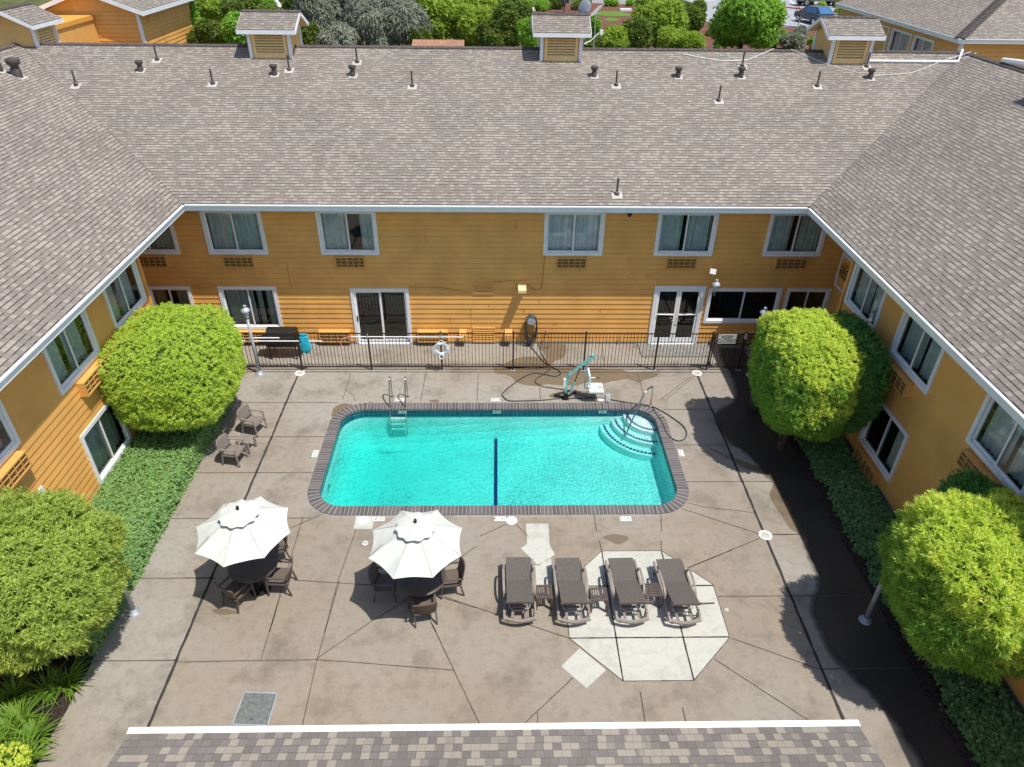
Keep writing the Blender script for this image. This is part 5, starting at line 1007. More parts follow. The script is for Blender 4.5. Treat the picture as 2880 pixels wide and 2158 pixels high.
# umbrella tables
def table(x, y, label):
    t = thing('round_table', label, 'table', (x, y, 0), 0, 'round tables under the umbrellas'); m = MB(); m.lathe([(.04, .70), (.53, .70), (.545, .712), (.545, .728), (.53, .735), (.035, .735)], n=40); m.build('tabletop', M['tabletop'], t)
    m = MB(); m.tube([(.55*math.cos(a), .55*math.sin(a), .718) for a in [2*math.pi*i/40 for i in range(41)]], .014, 6); m.build('rim', M['bronze'], t)
    for i in range(4): a = R(45+90*i); m = MB(); m.tube([(.36*math.cos(a), .36*math.sin(a), .70), (.44*math.cos(a), .44*math.sin(a), .0)], .018, 8); m.build('leg', M['bronze'], t)
    m = MB(); m.tube([(.39*math.cos(R(45+90*i)), .39*math.sin(R(45+90*i)), .45) for i in range(5)], .012, 6); m.build('stretcher', M['bronze'], t)
def umbrella(x, y, rot, label, sd, off=(0, 0)):
    t = thing('patio_umbrella', label, 'umbrella', (x, y, 0), 0, 'cream umbrellas over the round tables')
    m = MB(); m.tube([(0, 0, .02), (0, 0, 2.5)], .02, 10); m.build('pole', M['bronze'], t); m = MB(); m.lathe([(.001, .09), (.04, .09), (.05, .05), (.24, .04), (.25, .0)], n=24); b = m.build('base', M['black'], t)
    ox, oy = off; Rr, zr, za = 1.06, 2.03, 2.50
    def pt(k_, f, sag=True):
        a = R(rot+45*k_); r_ = Rr*f; return Vector((ox*f+r_*math.cos(a), oy*f+r_*math.sin(a), za-(za-zr)*(f**1.12)))
    m = MB(); nu, nf = 8, 10; vs = []
    for s_ in range(8):
        for j in range(nf+1):
            f = .10+.90*j/nf
            for i in range(nu+1):
                u = i/nu; p = pt(s_, f).lerp(pt(s_+1, f), u); dip = 4*u*(1-u)
                c = Vector((ox*f, oy*f, p.z)); p = c+(p-c)*(1-.055*dip*f*f); p.z -= .035*dip*f*(1-f*.5)-.012*mnoise.noise((s_*3+u*3, f*4, sd)); vs.append(p)
    fs = []; q = (nf+1)*(nu+1)
    for s_ in range(8):
        for j in range(nf):
            for i in range(nu): a = s_*q+j*(nu+1)+i; fs.append((a, a+1, a+nu+2, a+nu+1))
    m.add(vs, fs); cn = m.build('canopy', M['canvas'], t); bm = bmesh.new(); bm.from_mesh(cn.data); bmesh.ops.remove_doubles(bm, verts=bm.verts, dist=.002); bmesh.ops.recalc_face_normals(bm, faces=bm.faces); bm.to_mesh(cn.data); bm.free()
    if sum(f.normal.z for f in cn.data.polygons) < 0: cn.data.flip_normals()
    m = MB(); vs = []; n1 = 72; n2 = 8
    for j in range(n2+1):
        f = j/n2; r_ = .03+.39*f
        for i in range(n1):
            a = 2*math.pi*i/n1; w = mnoise.noise((math.cos(a)*3.2, math.sin(a)*3.2, sd+f))*.075*f+.05*abs(math.sin(a*8+sd+.6*math.sin(a*3)))*f**.7*(1-.35*f)
            rr = r_*(1+.05*math.sin(a*11+sd)*f); vs.append((rr*math.cos(a), rr*math.sin(a), za+.06-.125*f**1.25+w*.3))
    m.add(vs, [(j*n1+i, j*n1+(i+1) % n1, (j+1)*n1+(i+1) % n1, (j+1)*n1+i) for j in range(n2) for i in range(n1)]); m.build('vent_flap', M['canvas'], cn, True)
    m = MB(); m.lathe([(.025, 2.52), (.035, 2.60), (.03, 2.65), (.001, 2.67)], n=12); m.build('finial', M['ink'], t)
    for s_ in range(8):
        m = MB(); m.tube([pt(s_, .06)-Vector((0, 0, .05)), pt(s_, .5)-Vector((0, 0, .03)), pt(s_, .99)-Vector((0, 0, .015))], .008, 5); m.build('rib', M['bronze'], t)
    m = MB()
    for s_ in range(8): m.tube([pt(s_, f)+Vector((0, 0, .004)) for f in (.12, .35, .6, .85, .995)], .007, 4)
    m.build('seam', M['flash'], cn)
    m = MB()
    for s_ in range(8): m.tube([(0, 0, 1.75), pt(s_, .5)-Vector((0, 0, .03))], .006, 5)
    m.build('strut_set', M['bronze'], t)
    m = MB(); a = pt(4 if sd < 2 else 4, .97)+Vector((.0, .0, .02)); b_ = pt(4, .66)+Vector((-.02, .05, .02))
    for i in range(7): p = a.lerp(b_, i/7); q = a.lerp(b_, (i+.6)/7); m.tube([p+Vector((0, 0, .008)), q+Vector((0, 0, .012))], .007, 4)
    m.build('tie_cord', M['ink'], cn)
table(-5.66, 11.2, 'dark round table under the umbrella nearer the hedge'); table(-1.73, 10.80, 'dark round table under the umbrella nearer the loungers')
umbrella(-5.6, 11.09, 40, 'cream octagonal umbrella nearer the hedge', 1.0, (.03, -.08)); umbrella(-1.74, 10.68, 24, 'cream octagonal umbrella nearer the loungers', 3.3, (-.01, -.07))
# slatted side tables
def side_table(x, y, rz, label, group, lm='brown', along=True, s=.19, h=.42):
    t = thing('side_table', label, 'side table', (x, y, 0), rz, group); m = MB()
    m.box(-s, s, -s, -s+.05, h-.025, h); m.box(-s, s, s-.05, s, h-.025, h); m.box(-s, -s+.035, -s+.05, s-.05, h-.025, h); m.box(s-.035, s, -s+.05, s-.05, h-.025, h)
    for i in range(6): x0 = -s+.035+(2*s-.07)*(i+.5)/6; m.box(x0-.017, x0+.017, -s+.05, s-.05, h-.022, h-.004)
    m.build('slatted_top', M[lm], t)
    for sx in (-1, 1):
        for sy in (-1, 1): m = MB(); m.box(sx*s*.92-.025, sx*s*.92+.025, sy*s*.92-.025, sy*s*.92+.025, 0, h-.025); m.build('leg', M[lm], t)
    return t
gs = 'small slatted side tables'
side_table(-7.39, 16.22, R(-16), 'taupe slatted side table between the two grey armchairs', gs, 'taupe')
side_table(1.06, 10.6, R(1), 'brown slatted side table between the first and second lounger from the umbrellas', gs)
side_table(2.31, 10.52, R(2), 'brown slatted side table between the two middle loungers', gs)
side_table(3.56, 10.63, R(91), 'brown slatted side table with slats crosswise by the outermost lounger', gs)
# loungers
def lounger():
    t = thing('sun_lounger', '', 'sun lounger', (0, 0, 0), 0, 'woven loungers in a row on the deck'); w = .30; z = .34; y0, yh, y1 = -.82, .20, .88
    th = R(19); Lb = .92; tb = Vector((0, yh-Lb*math.cos(th), z+Lb*math.sin(th)))
    def pad(m, a, b, hw, t_=.035):
        a = Vector(a); b = Vector(b); d = (b-a).normalized(); up = Vector((0, -d.z, d.y)) if d.y > 0 else Vector((0, d.z, -d.y)); X = Vector((hw, 0, 0)); L = (b-a).length
        m.add([a-X, a+X, b+X, b-X, a-X-up*t_, a+X-up*t_, b+X-up*t_, b-X-up*t_], [(0, 1, 2, 3), (7, 6, 5, 4), (0, 4, 5, 1), (1, 5, 6, 2), (2, 6, 7, 3), (3, 7, 4, 0)], 0, [[(0, 0), (2*hw, 0), (2*hw, L), (0, L)], [(0, 0), (2*hw, 0), (2*hw, L), (0, L)]]+[[(0, 0), (.03, 0), (.03, .03), (0, .03)]]*4)
    m = MB(); pad(m, (0, y1, z+.02), (0, yh, z+.02), w); s_ = m.build('seat', M['wicker'], t); fix_normals(s_)
    m = MB(); pad(m, (0, yh, z+.02), tb+Vector((0, 0, .02)), w-.005); b = m.build('backrest', M['wicker'], t); fix_normals(b)
    m = MB(); m.bar(tb+Vector((-w-.02, -.01, 0)), tb+Vector((w+.02, -.01, 0)), .035, .05); m.build('headbar', M['brown'], b)
    for sx in (-1, 1):
        x = sx*(w+.05); m = MB(); pts = [(x, y1-.02, z-.05), (x, .3, z-.05), (x, -.3, z-.05), (x, -.70, z-.08), (x*.98, y0, z-.12)]
        for p, q in zip(pts, pts[1:]): m.bar(p, q, .045, .07)
        m.build('side_rail', M['taupe'], t)
        m = MB(); pts = smooth_path([Vector((x, .50, z-.03)), Vector((x+sx*.01, .46, z+.12)), Vector((x+sx*.015, .32, z+.19)), Vector((x+sx*.01, -.02, z+.20)), Vector((x, -.22, z+.12)), Vector((x, -.28, z-.03))], 4)
        for p, q in zip(pts, pts[1:]): m.bar(p, q, .05, .03)
        m.build('armrest', M['taupe'], t)
        for y in (.72, -.62): m = MB(); m.bar((x*.97, y, 0), (x*.97, y, z-.08), .05, .06); m.build('leg', M['taupe'], t)
    m = MB(); pts = [(-w-.06, y0+.04, z-.11), (-w*.5, y0-.03, z-.11), (0, y0-.05, z-.11), (w*.5, y0-.03, z-.11), (w+.06, y0+.04, z-.11)]
    for p, q in zip(pts, pts[1:]): m.bar(p, q, .075, .05)
    m.bar((-w*.55, y0+.05, z-.10), (-w*.5, -.55, z-.14), .06, .02); m.bar((w*.55, y0+.05, z-.10), (w*.5, -.55, z-.14), .06, .02); m.build('end_rail', M['taupe'], t)
    m = MB(); m.tube(smooth_path([Vector((-w+.05, -.35, z+.14)), Vector((-w+.06, -.48, z-.02)), Vector((-w+.12, -.55, z-.10)), Vector((0, -.57, z-.12)), Vector((w-.12, -.55, z-.10)), Vector((w-.06, -.48, z-.02)), Vector((w-.05, -.35, z+.14))], 4), .012, 7); m.build('prop_bar', M['galv'], t)
    m = MB(); m.bar((-w-.03, -.15, z-.09), (w+.03, -.15, z-.09), .05, .03); m.bar((-w-.03, .6, z-.09), (w+.03, .6, z-.09), .05, .03); m.bar((-w*.6, -.42, z-.16), (w*.6, -.42, z-.16), .07, .02); m.build('cross_bar', M['taupe'], t)
    return t
lg = lounger(); spots = [(.50, 10.80, 0, 'woven lounger standing next to the umbrella table'), (1.70, 10.77, R(1), 'woven lounger second from the umbrellas, half on the pale slab'), (3.0, 10.76, R(1.5), 'woven lounger third from the umbrellas, wholly on the pale slab'), (4.17, 10.72, R(2), 'outermost woven lounger on the pale slab, nearest the ivy bed')]
for i, (x, y, rz, lb) in enumerate(spots):
    o = lg if i == 0 else copy_thing(lg, (x, y, 0), rz, lb)
    o.location = (x, y, 0); o.rotation_euler = (0, 0, rz); o['label'] = lb
    if i >= 1:
        L_ = (0, .14, .14, .30)[i]; hb = MB(); z = .34; th = R(19); p = Vector((0, .20-.92*math.cos(th)-.012, z+.92*math.sin(th)+.008)); hb.bar(p+Vector((.28, 0, 0)), p+Vector((.32+L_, 0, .0)), .03, .022); hb.build('pull_handle', M['brown'], o)

# ================================================================== PLANTS
def shrub_points(c, r, e, n, amp, fr_, seed, keep=None):
    v = rng.normal(size=(n, 3)); u = v/(np.abs(v)**e).sum(1)[:, None]**(1/e)
    c = np.array(c); r = np.array(r); nn = unit(np.sign(u)*np.abs(u)**(e-1)/r)
    f = np.array([mnoise.noise(Vector(x*fr_)+Vector((seed, 0, 0)))+.5*mnoise.noise(Vector(x*fr_*2.3)+Vector((0, seed, 0))) for x in (u*r)])
    h = np.array([abs(mnoise.noise(Vector(x*4.5)+Vector((seed, seed, 0)))) for x in (u*r)])
    p = c+u*r*(1+amp*f[:, None])+nn*(.13-.42*np.maximum(0, .22-h[:, None]))*(1 if r[0] > .5 else .2); k_ = np.ones(n, bool) if keep is None else keep(p)
    return p[k_], nn[k_], u[k_]
def shrub(name, label, cat, c, r, e, n, per, L, W, material, amp=.07, fr_=1.6, seed=0, keep=None, spread=.9, up=.45, group=None, core=.9, trunk=True, droop=.1, depth=.18, lower=None):
    t = thing(name, label, cat, (c[0], c[1], 0), 0, group)
    p, nn, u = shrub_points((0, 0, c[2]), r, e, n, amp, fr_, seed, (lambda q: keep(q+np.array([c[0], c[1], 0]))) if keep else None)
    p = p-nn*rng.uniform(0, depth, (len(p), 1))
    if lower:
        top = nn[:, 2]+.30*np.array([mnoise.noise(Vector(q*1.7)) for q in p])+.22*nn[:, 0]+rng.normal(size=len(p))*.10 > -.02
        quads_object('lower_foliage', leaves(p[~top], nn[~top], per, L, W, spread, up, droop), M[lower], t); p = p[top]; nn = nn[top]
    quads_object('crown', leaves(p, nn, per, L, W, spread, up, droop), M[material], t)
    bm = bmesh.new(); bmesh.ops.create_icosphere(bm, subdivisions=4, radius=1)
    for v in bm.verts:
        a = np.array(v.co); q = a/(np.abs(a)**e).sum()**(1/e)*np.array(r); f = mnoise.noise(Vector(q*fr_)+Vector((seed, 0, 0)))+.5*mnoise.noise(Vector(q*fr_*2.3)+Vector((0, seed, 0)))
        q = q*(1+amp*f)*core+np.array([0, 0, c[2]]); v.co = Vector(q)
        if keep is not None:
            v.co.x = max(min(v.co.x+c[0], 10.5), -10.4)-c[0]
    me = bpy.data.meshes.new('inner_twigs'); bm.to_mesh(me); bm.free(); me.materials.append(M['core']); o = bpy.data.objects.new('inner_twigs', me); COL.objects.link(o); o.parent = t
    if trunk:
        m = MB(); zt = c[2]
        for i in range(4): a = i*1.7+seed; m.tube([(.06*math.cos(a), .06*math.sin(a), 0), (.14*math.cos(a), .14*math.sin(a), zt*.4), (.4*math.cos(a)*min(1, r[0]), .4*math.sin(a), zt)], [.06, .05, .02], 7)
        m.build('trunk', M['bark'], t)
    return t
inL = lambda p: p[:, 0] > -10.42
inR = lambda p: p[:, 0] < 10.52
gsh = 'clipped shrubs at the corners of the court'
shrub('clipped_shrub', 'big rounded lime green clipped shrub in front of the back corner and fence', 'shrub', (-9.13, 16.9, 2.5), (1.45, 1.70, 1.24), 4.0, 13500, 10, .085, .02, 'lf_lime', .06, 1.7, 2, lambda p: (p[:, 0] > -10.42) | (p[:, 1] > 19.1), group=gsh, core=.93, depth=.08)
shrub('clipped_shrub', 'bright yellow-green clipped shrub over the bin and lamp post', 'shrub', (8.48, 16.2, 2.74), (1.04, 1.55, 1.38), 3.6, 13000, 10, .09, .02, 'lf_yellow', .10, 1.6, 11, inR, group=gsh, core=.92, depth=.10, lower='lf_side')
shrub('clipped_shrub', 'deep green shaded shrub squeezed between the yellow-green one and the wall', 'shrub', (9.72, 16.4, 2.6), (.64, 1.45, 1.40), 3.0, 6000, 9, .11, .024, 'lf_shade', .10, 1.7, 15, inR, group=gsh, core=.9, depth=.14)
shrub('clipped_shrub', 'shaggy olive green shrub at the near end of the hedge', 'shrub', (-9.35, 9.35, 2.45), (1.55, 1.5, 1.28), 2.8, 14000, 10, .11, .021, 'lf_olive', .15, 2.0, 5, inL, group=gsh, core=.88, depth=.18)
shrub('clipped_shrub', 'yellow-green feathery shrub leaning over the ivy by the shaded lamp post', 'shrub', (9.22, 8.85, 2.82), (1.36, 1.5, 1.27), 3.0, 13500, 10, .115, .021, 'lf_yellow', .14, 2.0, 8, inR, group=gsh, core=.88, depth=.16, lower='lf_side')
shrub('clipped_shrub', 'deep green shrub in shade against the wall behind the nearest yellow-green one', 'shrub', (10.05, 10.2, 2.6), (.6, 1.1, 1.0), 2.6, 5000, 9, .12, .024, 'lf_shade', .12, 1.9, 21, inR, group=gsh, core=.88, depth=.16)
# hedge
def hedge(x0, x1, y0, y1, h):
    t = thing('low_hedge', 'flat topped low green hedge along the orange wall', 'hedge', ((x0+x1)/2, (y0+y1)/2, 0)); cx, cy = (x0+x1)/2, (y0+y1)/2
    n = 9000; P = []; Nn = []
    A = [((x1-x0)*(y1-y0), 't'), (h*(y1-y0), 's'), (h*(x1-x0)*2, 'e')]; tot = sum(a for a, _ in A)
    for a, f in A:
        k_ = int(n*a/tot); u = rng.uniform(0, 1, (k_, 2))
        if f == 't': P.append(np.stack([x0+(x1-x0)*u[:, 0], y0+(y1-y0)*u[:, 1], np.full(k_, h)], 1)); Nn.append(np.tile([0, 0, 1.], (k_, 1)))
        elif f == 's': P.append(np.stack([np.full(k_, x1), y0+(y1-y0)*u[:, 0], h*u[:, 1]], 1)); Nn.append(np.tile([1., 0, .15], (k_, 1)))
        else: sgn = np.where(rng.uniform(size=k_) < .5, 0, 1); P.append(np.stack([x0+(x1-x0)*u[:, 0], np.where(sgn, y1, y0), h*u[:, 1]], 1)); Nn.append(np.stack([0*u[:, 0], sgn*2.-1, 0*u[:, 0]+.15], 1))
    P = np.concatenate(P); Nn = np.concatenate(Nn)
    f = np.array([mnoise.noise(Vector(p*2.2))+.6*mnoise.noise(Vector(p*6)) for p in P]); P = P+Nn*(.05*f[:, None])-Nn*rng.uniform(0, .07, (len(P), 1)); P -= np.array([cx, cy, 0])
    quads_object('foliage', leaves(P, Nn, 8, .06, .026, 1.1, .2), M['lf_hedge'], t)
    m = MB(); m.box(x0-cx+.07, x1-cx-.07, y0-cy+.07, y1-cy-.07, 0, h-.07); m.build('inner_twigs', M['core'], t)
hedge(-10.42, -8.55, 9.3, 18.6, .72)
# ivy and leaf cover on the right-hand bed
def cover(name, x0, x1, y0, y1, n, L, W, z0, z1, material, fr_=1.5, edge=.35):
    x = rng.uniform(x0, x1, n); y = rng.uniform(y0, y1, n)
    f = np.array([mnoise.noise((a*fr_, b*fr_, 2)) for a, b in zip(x, y)]); dx = np.minimum(x-x0, x1-x)
    z = z0+(z1-z0)*np.clip(dx/edge, 0, 1)*(.65+.7*f); keep = (dx > .12+.22*f)
    P = np.stack([x, y, np.maximum(z, .05)], 1)[keep]; P[:, 2] -= rng.uniform(0, .08, len(P))
    q = leaves(P, np.tile([0, 0, 1.], (len(P), 1)), 2, L, W, 1.9, .1, .15); o = quads_object(name, q, M[material]); o['kind'] = 'stuff'; return o
cover('ivy_ground_cover', 8.98, 10.62, 3.0, 18.9, 21000, .10, .075, .08, .30, 'lf_ivy')
cover('creeper_ground_cover', -10.4, -8.9, 16.5, 19.6, 3500, .08, .06, .05, .2, 'lf_ivy')
# strap-leaved clumps at the near end of the hedge bed
def strap(x, y, n, L, label, seed):
    t = thing('strap_leaf_plant', label, 'plant', (x, y, 0), 0, 'strap-leaved plants along the bed'); q = []
    r_ = np.random.default_rng(seed)
    for i in range(n):
        a = r_.uniform(0, 2*math.pi); ln = L*r_.uniform(.6, 1.15); lean = r_.uniform(.35, 1.0); b = np.array([.09*math.cos(a)*r_.uniform(0, 1.3), .09*math.sin(a)*r_.uniform(0, 1.3), 0]); w = .02*r_.uniform(.8, 1.3)
        d = np.array([math.cos(a), math.sin(a), 0]); s = np.array([-d[1], d[0], 0]); prev = None
        for j in range(6):
            f = j/5; p = b+d*ln*lean*f*(.45+.55*f)+np.array([0, 0, ln*(1.0*f-.72*lean*f*f)]); ww = w*(1-f**3)*(.6+.8*f*(1-f)*2)+.001
            if prev is not None: q.append([prev[0]-s*prev[1], p-s*ww, p+s*ww, prev[0]+s*prev[1]])
            prev = (p, ww)
    o = quads_object('leaf_blades', np.array(q), M['lf_strap'], t); bm = bmesh.new(); bm.from_mesh(o.data); bmesh.ops.remove_doubles(bm, verts=bm.verts, dist=.0006); bm.to_mesh(o.data); bm.free()
sp = [('B4', 420, 730, 'strap-leaved clump nearest the olive shrub, at the deck edge'), ('B4', 300, 770, 'strap-leaved clump beside the bare soil, just under the shrub'), ('B4', 90, 800, 'strap-leaved clump deep in the bed against the wall side'), ('B4', 120, 960, 'large strap-leaved clump left of the bare patch'), ('B4', 40, 1080, 'strap-leaved clump at the bed edge of the photo, middle one'), ('B4', 210, 1080, 'dense strap-leaved clump spilling onto the deck near the low roof'), ('B4', 60, 1230, 'strap-leaved clump nearest the low roof, inner one'), ('B4', 150, 1240, 'strap-leaved clump nearest the low roof, by the deck edge')]
for i, (fr, x, y, lb) in enumerate(sp): p = G(fr, x, y, .2); strap(min(p.x, -8.62), p.y, 80, .62, lb, i)
t = thing('yellow_bush', 'tiny yellow-green bush in the bottom corner of the near bed', 'shrub', tuple(G('B4', 30, 1265, .3).to_2d())+(0,)); p, nn, u = shrub_points((0, 0, .25), (.35, .35, .25), 2, 500, .1, 2, 3); quads_object('foliage', leaves(p, nn, 7, .07, .03), M['lf_yellow'], t)
cover('leaf_litter_plants', -10.4, -9.4, 5.5, 9.0, 1500, .08, .05, .04, .14, 'lf_hedge')

# ---- trees and shrubs beyond the building
def tree(name, label, px_, py_, rx, rz, Y, material, group, lobes=9, n=1500, per=7, L=.20, W=.10, up=.3, spread=1.0, droop=.1, seed=0, base=None, e=2.0, trunk=True):
    c = GY('N', px_, py_, Y); dpt = float((np.array(c)-CAM) @ CM[2]); s = dpt/F; RX = rx*s; RZ = rz*s; g0 = hgt(c.x, Y) if base is None else base
    t = thing(name, label, 'tree' if trunk else 'shrub', (c.x, Y, g0), 0, group); zc = c.z-g0; r_ = np.random.default_rng(seed+100); Ps = []; Ns = []
    cs = [(np.zeros(3), 1.0, .62)]+[(unit(r_.normal(size=3)*np.array([1, 1, .8]))*r_.uniform(.45, .85), 1.0, r_.uniform(.24, .46)) for _ in range(lobes)]
    for o_, _, q in cs:
        k_ = int(n*q*q*1.6); v = unit(rng.normal(size=(k_, 3))); rr = q*(1+.12*rng.normal(size=(k_, 1)))*rng.uniform(.80, 1.06, (k_, 1))
        Ps.append((o_+v*rr)*np.array([RX, RX*.9, RZ])); Ns.append(v)
    P = np.concatenate(Ps); Nn = np.concatenate(Ns); P[:, 2] += zc; k_ = P[:, 2] > .1; P = P[k_]; Nn = Nn[k_]
    ins = np.zeros(len(P), bool)
    for o_, _, q in cs: ins |= (((P-np.array([0, 0, zc]))/np.array([RX, RX*.9, RZ])-o_)**2).sum(1) < (q*.72)**2
    P = P[~ins]; Nn = Nn[~ins]
    quads_object('crown', leaves(P, Nn, per, L, W, spread, up, droop), M[material], t)
    if trunk:
        m = MB(); m.tube([(0, 0, -.3), (.05, .03, zc*.5), (.0, .0, zc)], [.05*RX+.06, .04*RX+.05, .04], 8)
        for o_, _, q in cs[1:7]: b = np.array(o_)*np.array([RX, RX*.9, RZ])+np.array([0, 0, zc]); m.tube([(.03, .02, zc*.45), tuple(b*.6+np.array([0, 0, zc*.3])), tuple(b)], [.07, .05, .02], 6)
        m.build('trunk', M['bark'], t)
    else:
        bm = bmesh.new(); bmesh.ops.create_icosphere(bm, subdivisions=2, radius=1)
        for v in bm.verts: v.co = Vector((v.co.x*RX*.6, v.co.y*RX*.5, max(.02, v.co.z*RZ*.6+zc)))
        me = bpy.data.meshes.new('inner_twigs'); bm.to_mesh(me); bm.free(); me.materials.append(M['core']); o = bpy.data.objects.new('inner_twigs', me); COL.objects.link(o); o.parent = t
    return t
gb = 'bushes beyond the ridge by the left gable'; gt = 'trees standing beyond the ridge'; gm = 'shrubs in the red mulch'
tree('garden_bush', 'feathery green bush hard against the gabled building', 522, 60, 34, 46, 47, 'lf_bright', gb, seed=1, base=2.5, trunk=False, up=.6)
tree('garden_bush', 'bright green bush high between the gable and first louvred cupola', 585, 18, 48, 42, 54, 'lf_fresh', gb, seed=2, trunk=False)
tree('garden_bush', 'dark leafy bush low at the ridge before the first louvred cupola', 590, 95, 52, 44, 46, 'lf_mid', gb, seed=3, base=2.5, trunk=False)
tree('garden_bush', 'layered green bush touching the first louvred cupola', 665, 95, 46, 48, 45, 'lf_bright', gb, seed=4, base=2.5, trunk=False, up=-.1)
tree('garden_bush', 'tall dark green bush above the first louvred cupola roof', 668, 30, 46, 42, 50, 'lf_mid', gb, seed=5, trunk=False)
tree('garden_bush', 'sunny yellow-green bush by the dirt path', 735, 12, 36, 26, 56, 'lf_bright', gb, seed=6, trunk=False, up=.7)
tree('garden_bush', 'shaded bush behind the first louvred cupola', 760, 70, 60, 50, 47, 'lf_mid', gb, seed=7, base=2.5, trunk=False)
tree('grey_tree', 'dark grey-green drooping tree right of the first louvred cupola', 890, 55, 80, 92, 46, 'lf_grey', gt, seed=8, n=3600, L=.22, W=.06, up=-.45, droop=.3, spread=1.3)
tree('grey_tree', 'pale grey weeping tree beside the lighter green trees', 1080, 45, 108, 100, 45, 'lf_grey', gt, seed=9, n=4600, L=.24, W=.055, up=-.6, droop=.4, spread=1.25, lobes=14)
tree('grey_tree', 'grey tree between the dark and pale weeping trees', 985, 35, 80, 92, 49, 'lf_grey', gt, seed=19, n=3200, L=.22, W=.06, up=-.4, droop=.3, spread=1.3)
tree('leafy_tree', 'broad light green tree above the terracotta roof', 1245, 42, 84, 84, 47, 'lf_fresh', gt, seed=10, n=3000)
tree('leafy_tree', 'light green tree with yellow tips at the end of the terracotta roof', 1335, 75, 62, 68, 46, 'lf_fresh', gt, seed=11, n=2400)
tree('leafy_tree', 'dense green tree close left of the middle cupola', 1425, 66, 62, 72, 46, 'lf_mid', gt, seed=12, n=2600)
tree('leafy_tree', 'tall pale green tree reaching the top edge behind the light green pair', 1350, 8, 70, 40, 53, 'lf_fresh', gt, seed=22, n=2000)
tree('garden_bush', 'small bright bush squeezed between tree and middle cupola', 1484, 98, 26, 42, 44, 'lf_bright', gb, seed=13, base=2.0, trunk=False)
tree('garden_bush', 'bright green sprig just right of the middle cupola', 1672, 72, 16, 26, 46, 'lf_bright', gb, seed=14, base=2.5, trunk=False)
tree('round_shrub', 'rounded shrub with reddish tips right of the middle cupola', 1725, 112, 58, 34, 46, 'lf_fresh', gt, seed=15, base=2.5, trunk=False, n=1500, L=.15)
tree('round_shrub', 'low green shrub at the ridge beside the white lamp arm', 1660, 125, 34, 24, 45, 'lf_mid', gt, seed=16, base=2.0, trunk=False, L=.15)
tree('leafy_tree', 'loose olive green tree with pale bare twigs in the middle of the mulch', 1872, 62, 82, 76, 49, 'lf_fresh', gt, seed=17, n=2300)
tree('leafy_tree', 'small dark green tree touching the pale parking lot', 1950, 55, 46, 44, 54, 'lf_mid', gt, seed=18, n=1700)
tree('round_shrub', 'tall hedge-like shrub at the ridge under the loose olive tree', 1900, 120, 50, 34, 46, 'lf_fresh', gt, seed=20, base=2.0, trunk=False)
tree('round_tree', 'large bright green round-headed tree standing in the mulch by the parking lot', 2098, 40, 116, 92, 58, 'lf_bright', gt, seed=21, n=4600, L=.20, W=.12, lobes=14)
for i, (x, y, r_, mt, lb) in enumerate([(1996, 94, 13, 'lf_mid', 'neat rounded shrub in the red mulch left of the big round tree'), (2042, 116, 20, 'lf_mid', 'dark spreading shrub under the big round tree'), (2018, 130, 9, 'lf_bright', 'tiny bright shrub at the ridge below the big round tree'), (2170, 125, 16, 'lf_bright', 'yellow-green low shrub right of the big tree trunk'), (2225, 118, 36, 'lf_silver', 'silvery shrub under the bare sapling'), (2252, 96, 20, 'lf_silver', 'small silvery shrub behind the larger silver one'), (2200, 100, 18, 'lf_bright', 'grassy green shrub between the big tree and silver shrub'), (2292, 118, 15, 'lf_bright', 'bright shrub beside the third louvred cupola'), (2288, 134, 14, 'lf_mid', 'dark leafy shrub at the foot of the third louvred cupola'), (1716, 5, 22, 'lf_bright', 'round green shrub before the white wall, larger'), (1773, 9, 14, 'lf_bright', 'round green shrub before the white wall, smaller'), (1560, 8, 30, 'lf_mid', 'shrub behind the metal box post'), (1630, 14, 24, 'lf_mid', 'shrub behind the satellite dish'), (2358, 14, 14, 'lf_mid', 'dark shrub by the truck wheel'), (2275, 8, 12, 'lf_olive', 'ornamental grass tuft on the island before the truck, left one'), (2312, 14, 13, 'lf_olive', 'ornamental grass tuft on the island under the truck door'), (2375, 30, 22, 'lf_olive', 'yellowish shrub by the hip roof corner, near the red kerb'), (2408, 26, 18, 'lf_olive', 'yellowish shrub hidden partly by the hip roof corner'), (1480, 16, 22, 'lf_bright', 'strappy green clump beside the white canopy'), (1525, 16, 24, 'lf_bright', 'bright strappy clump left of the metal box post')]):
    p = G('N', x, y+r_*.6, 4.0); Y = p.y
    tree('mulch_shrub', lb, x, y, r_, r_*.85, Y, mt, gm, seed=40+i, base=4.0, trunk=False, lobes=5, n=420, L=.22 if r_ > 14 else .16, W=.09)
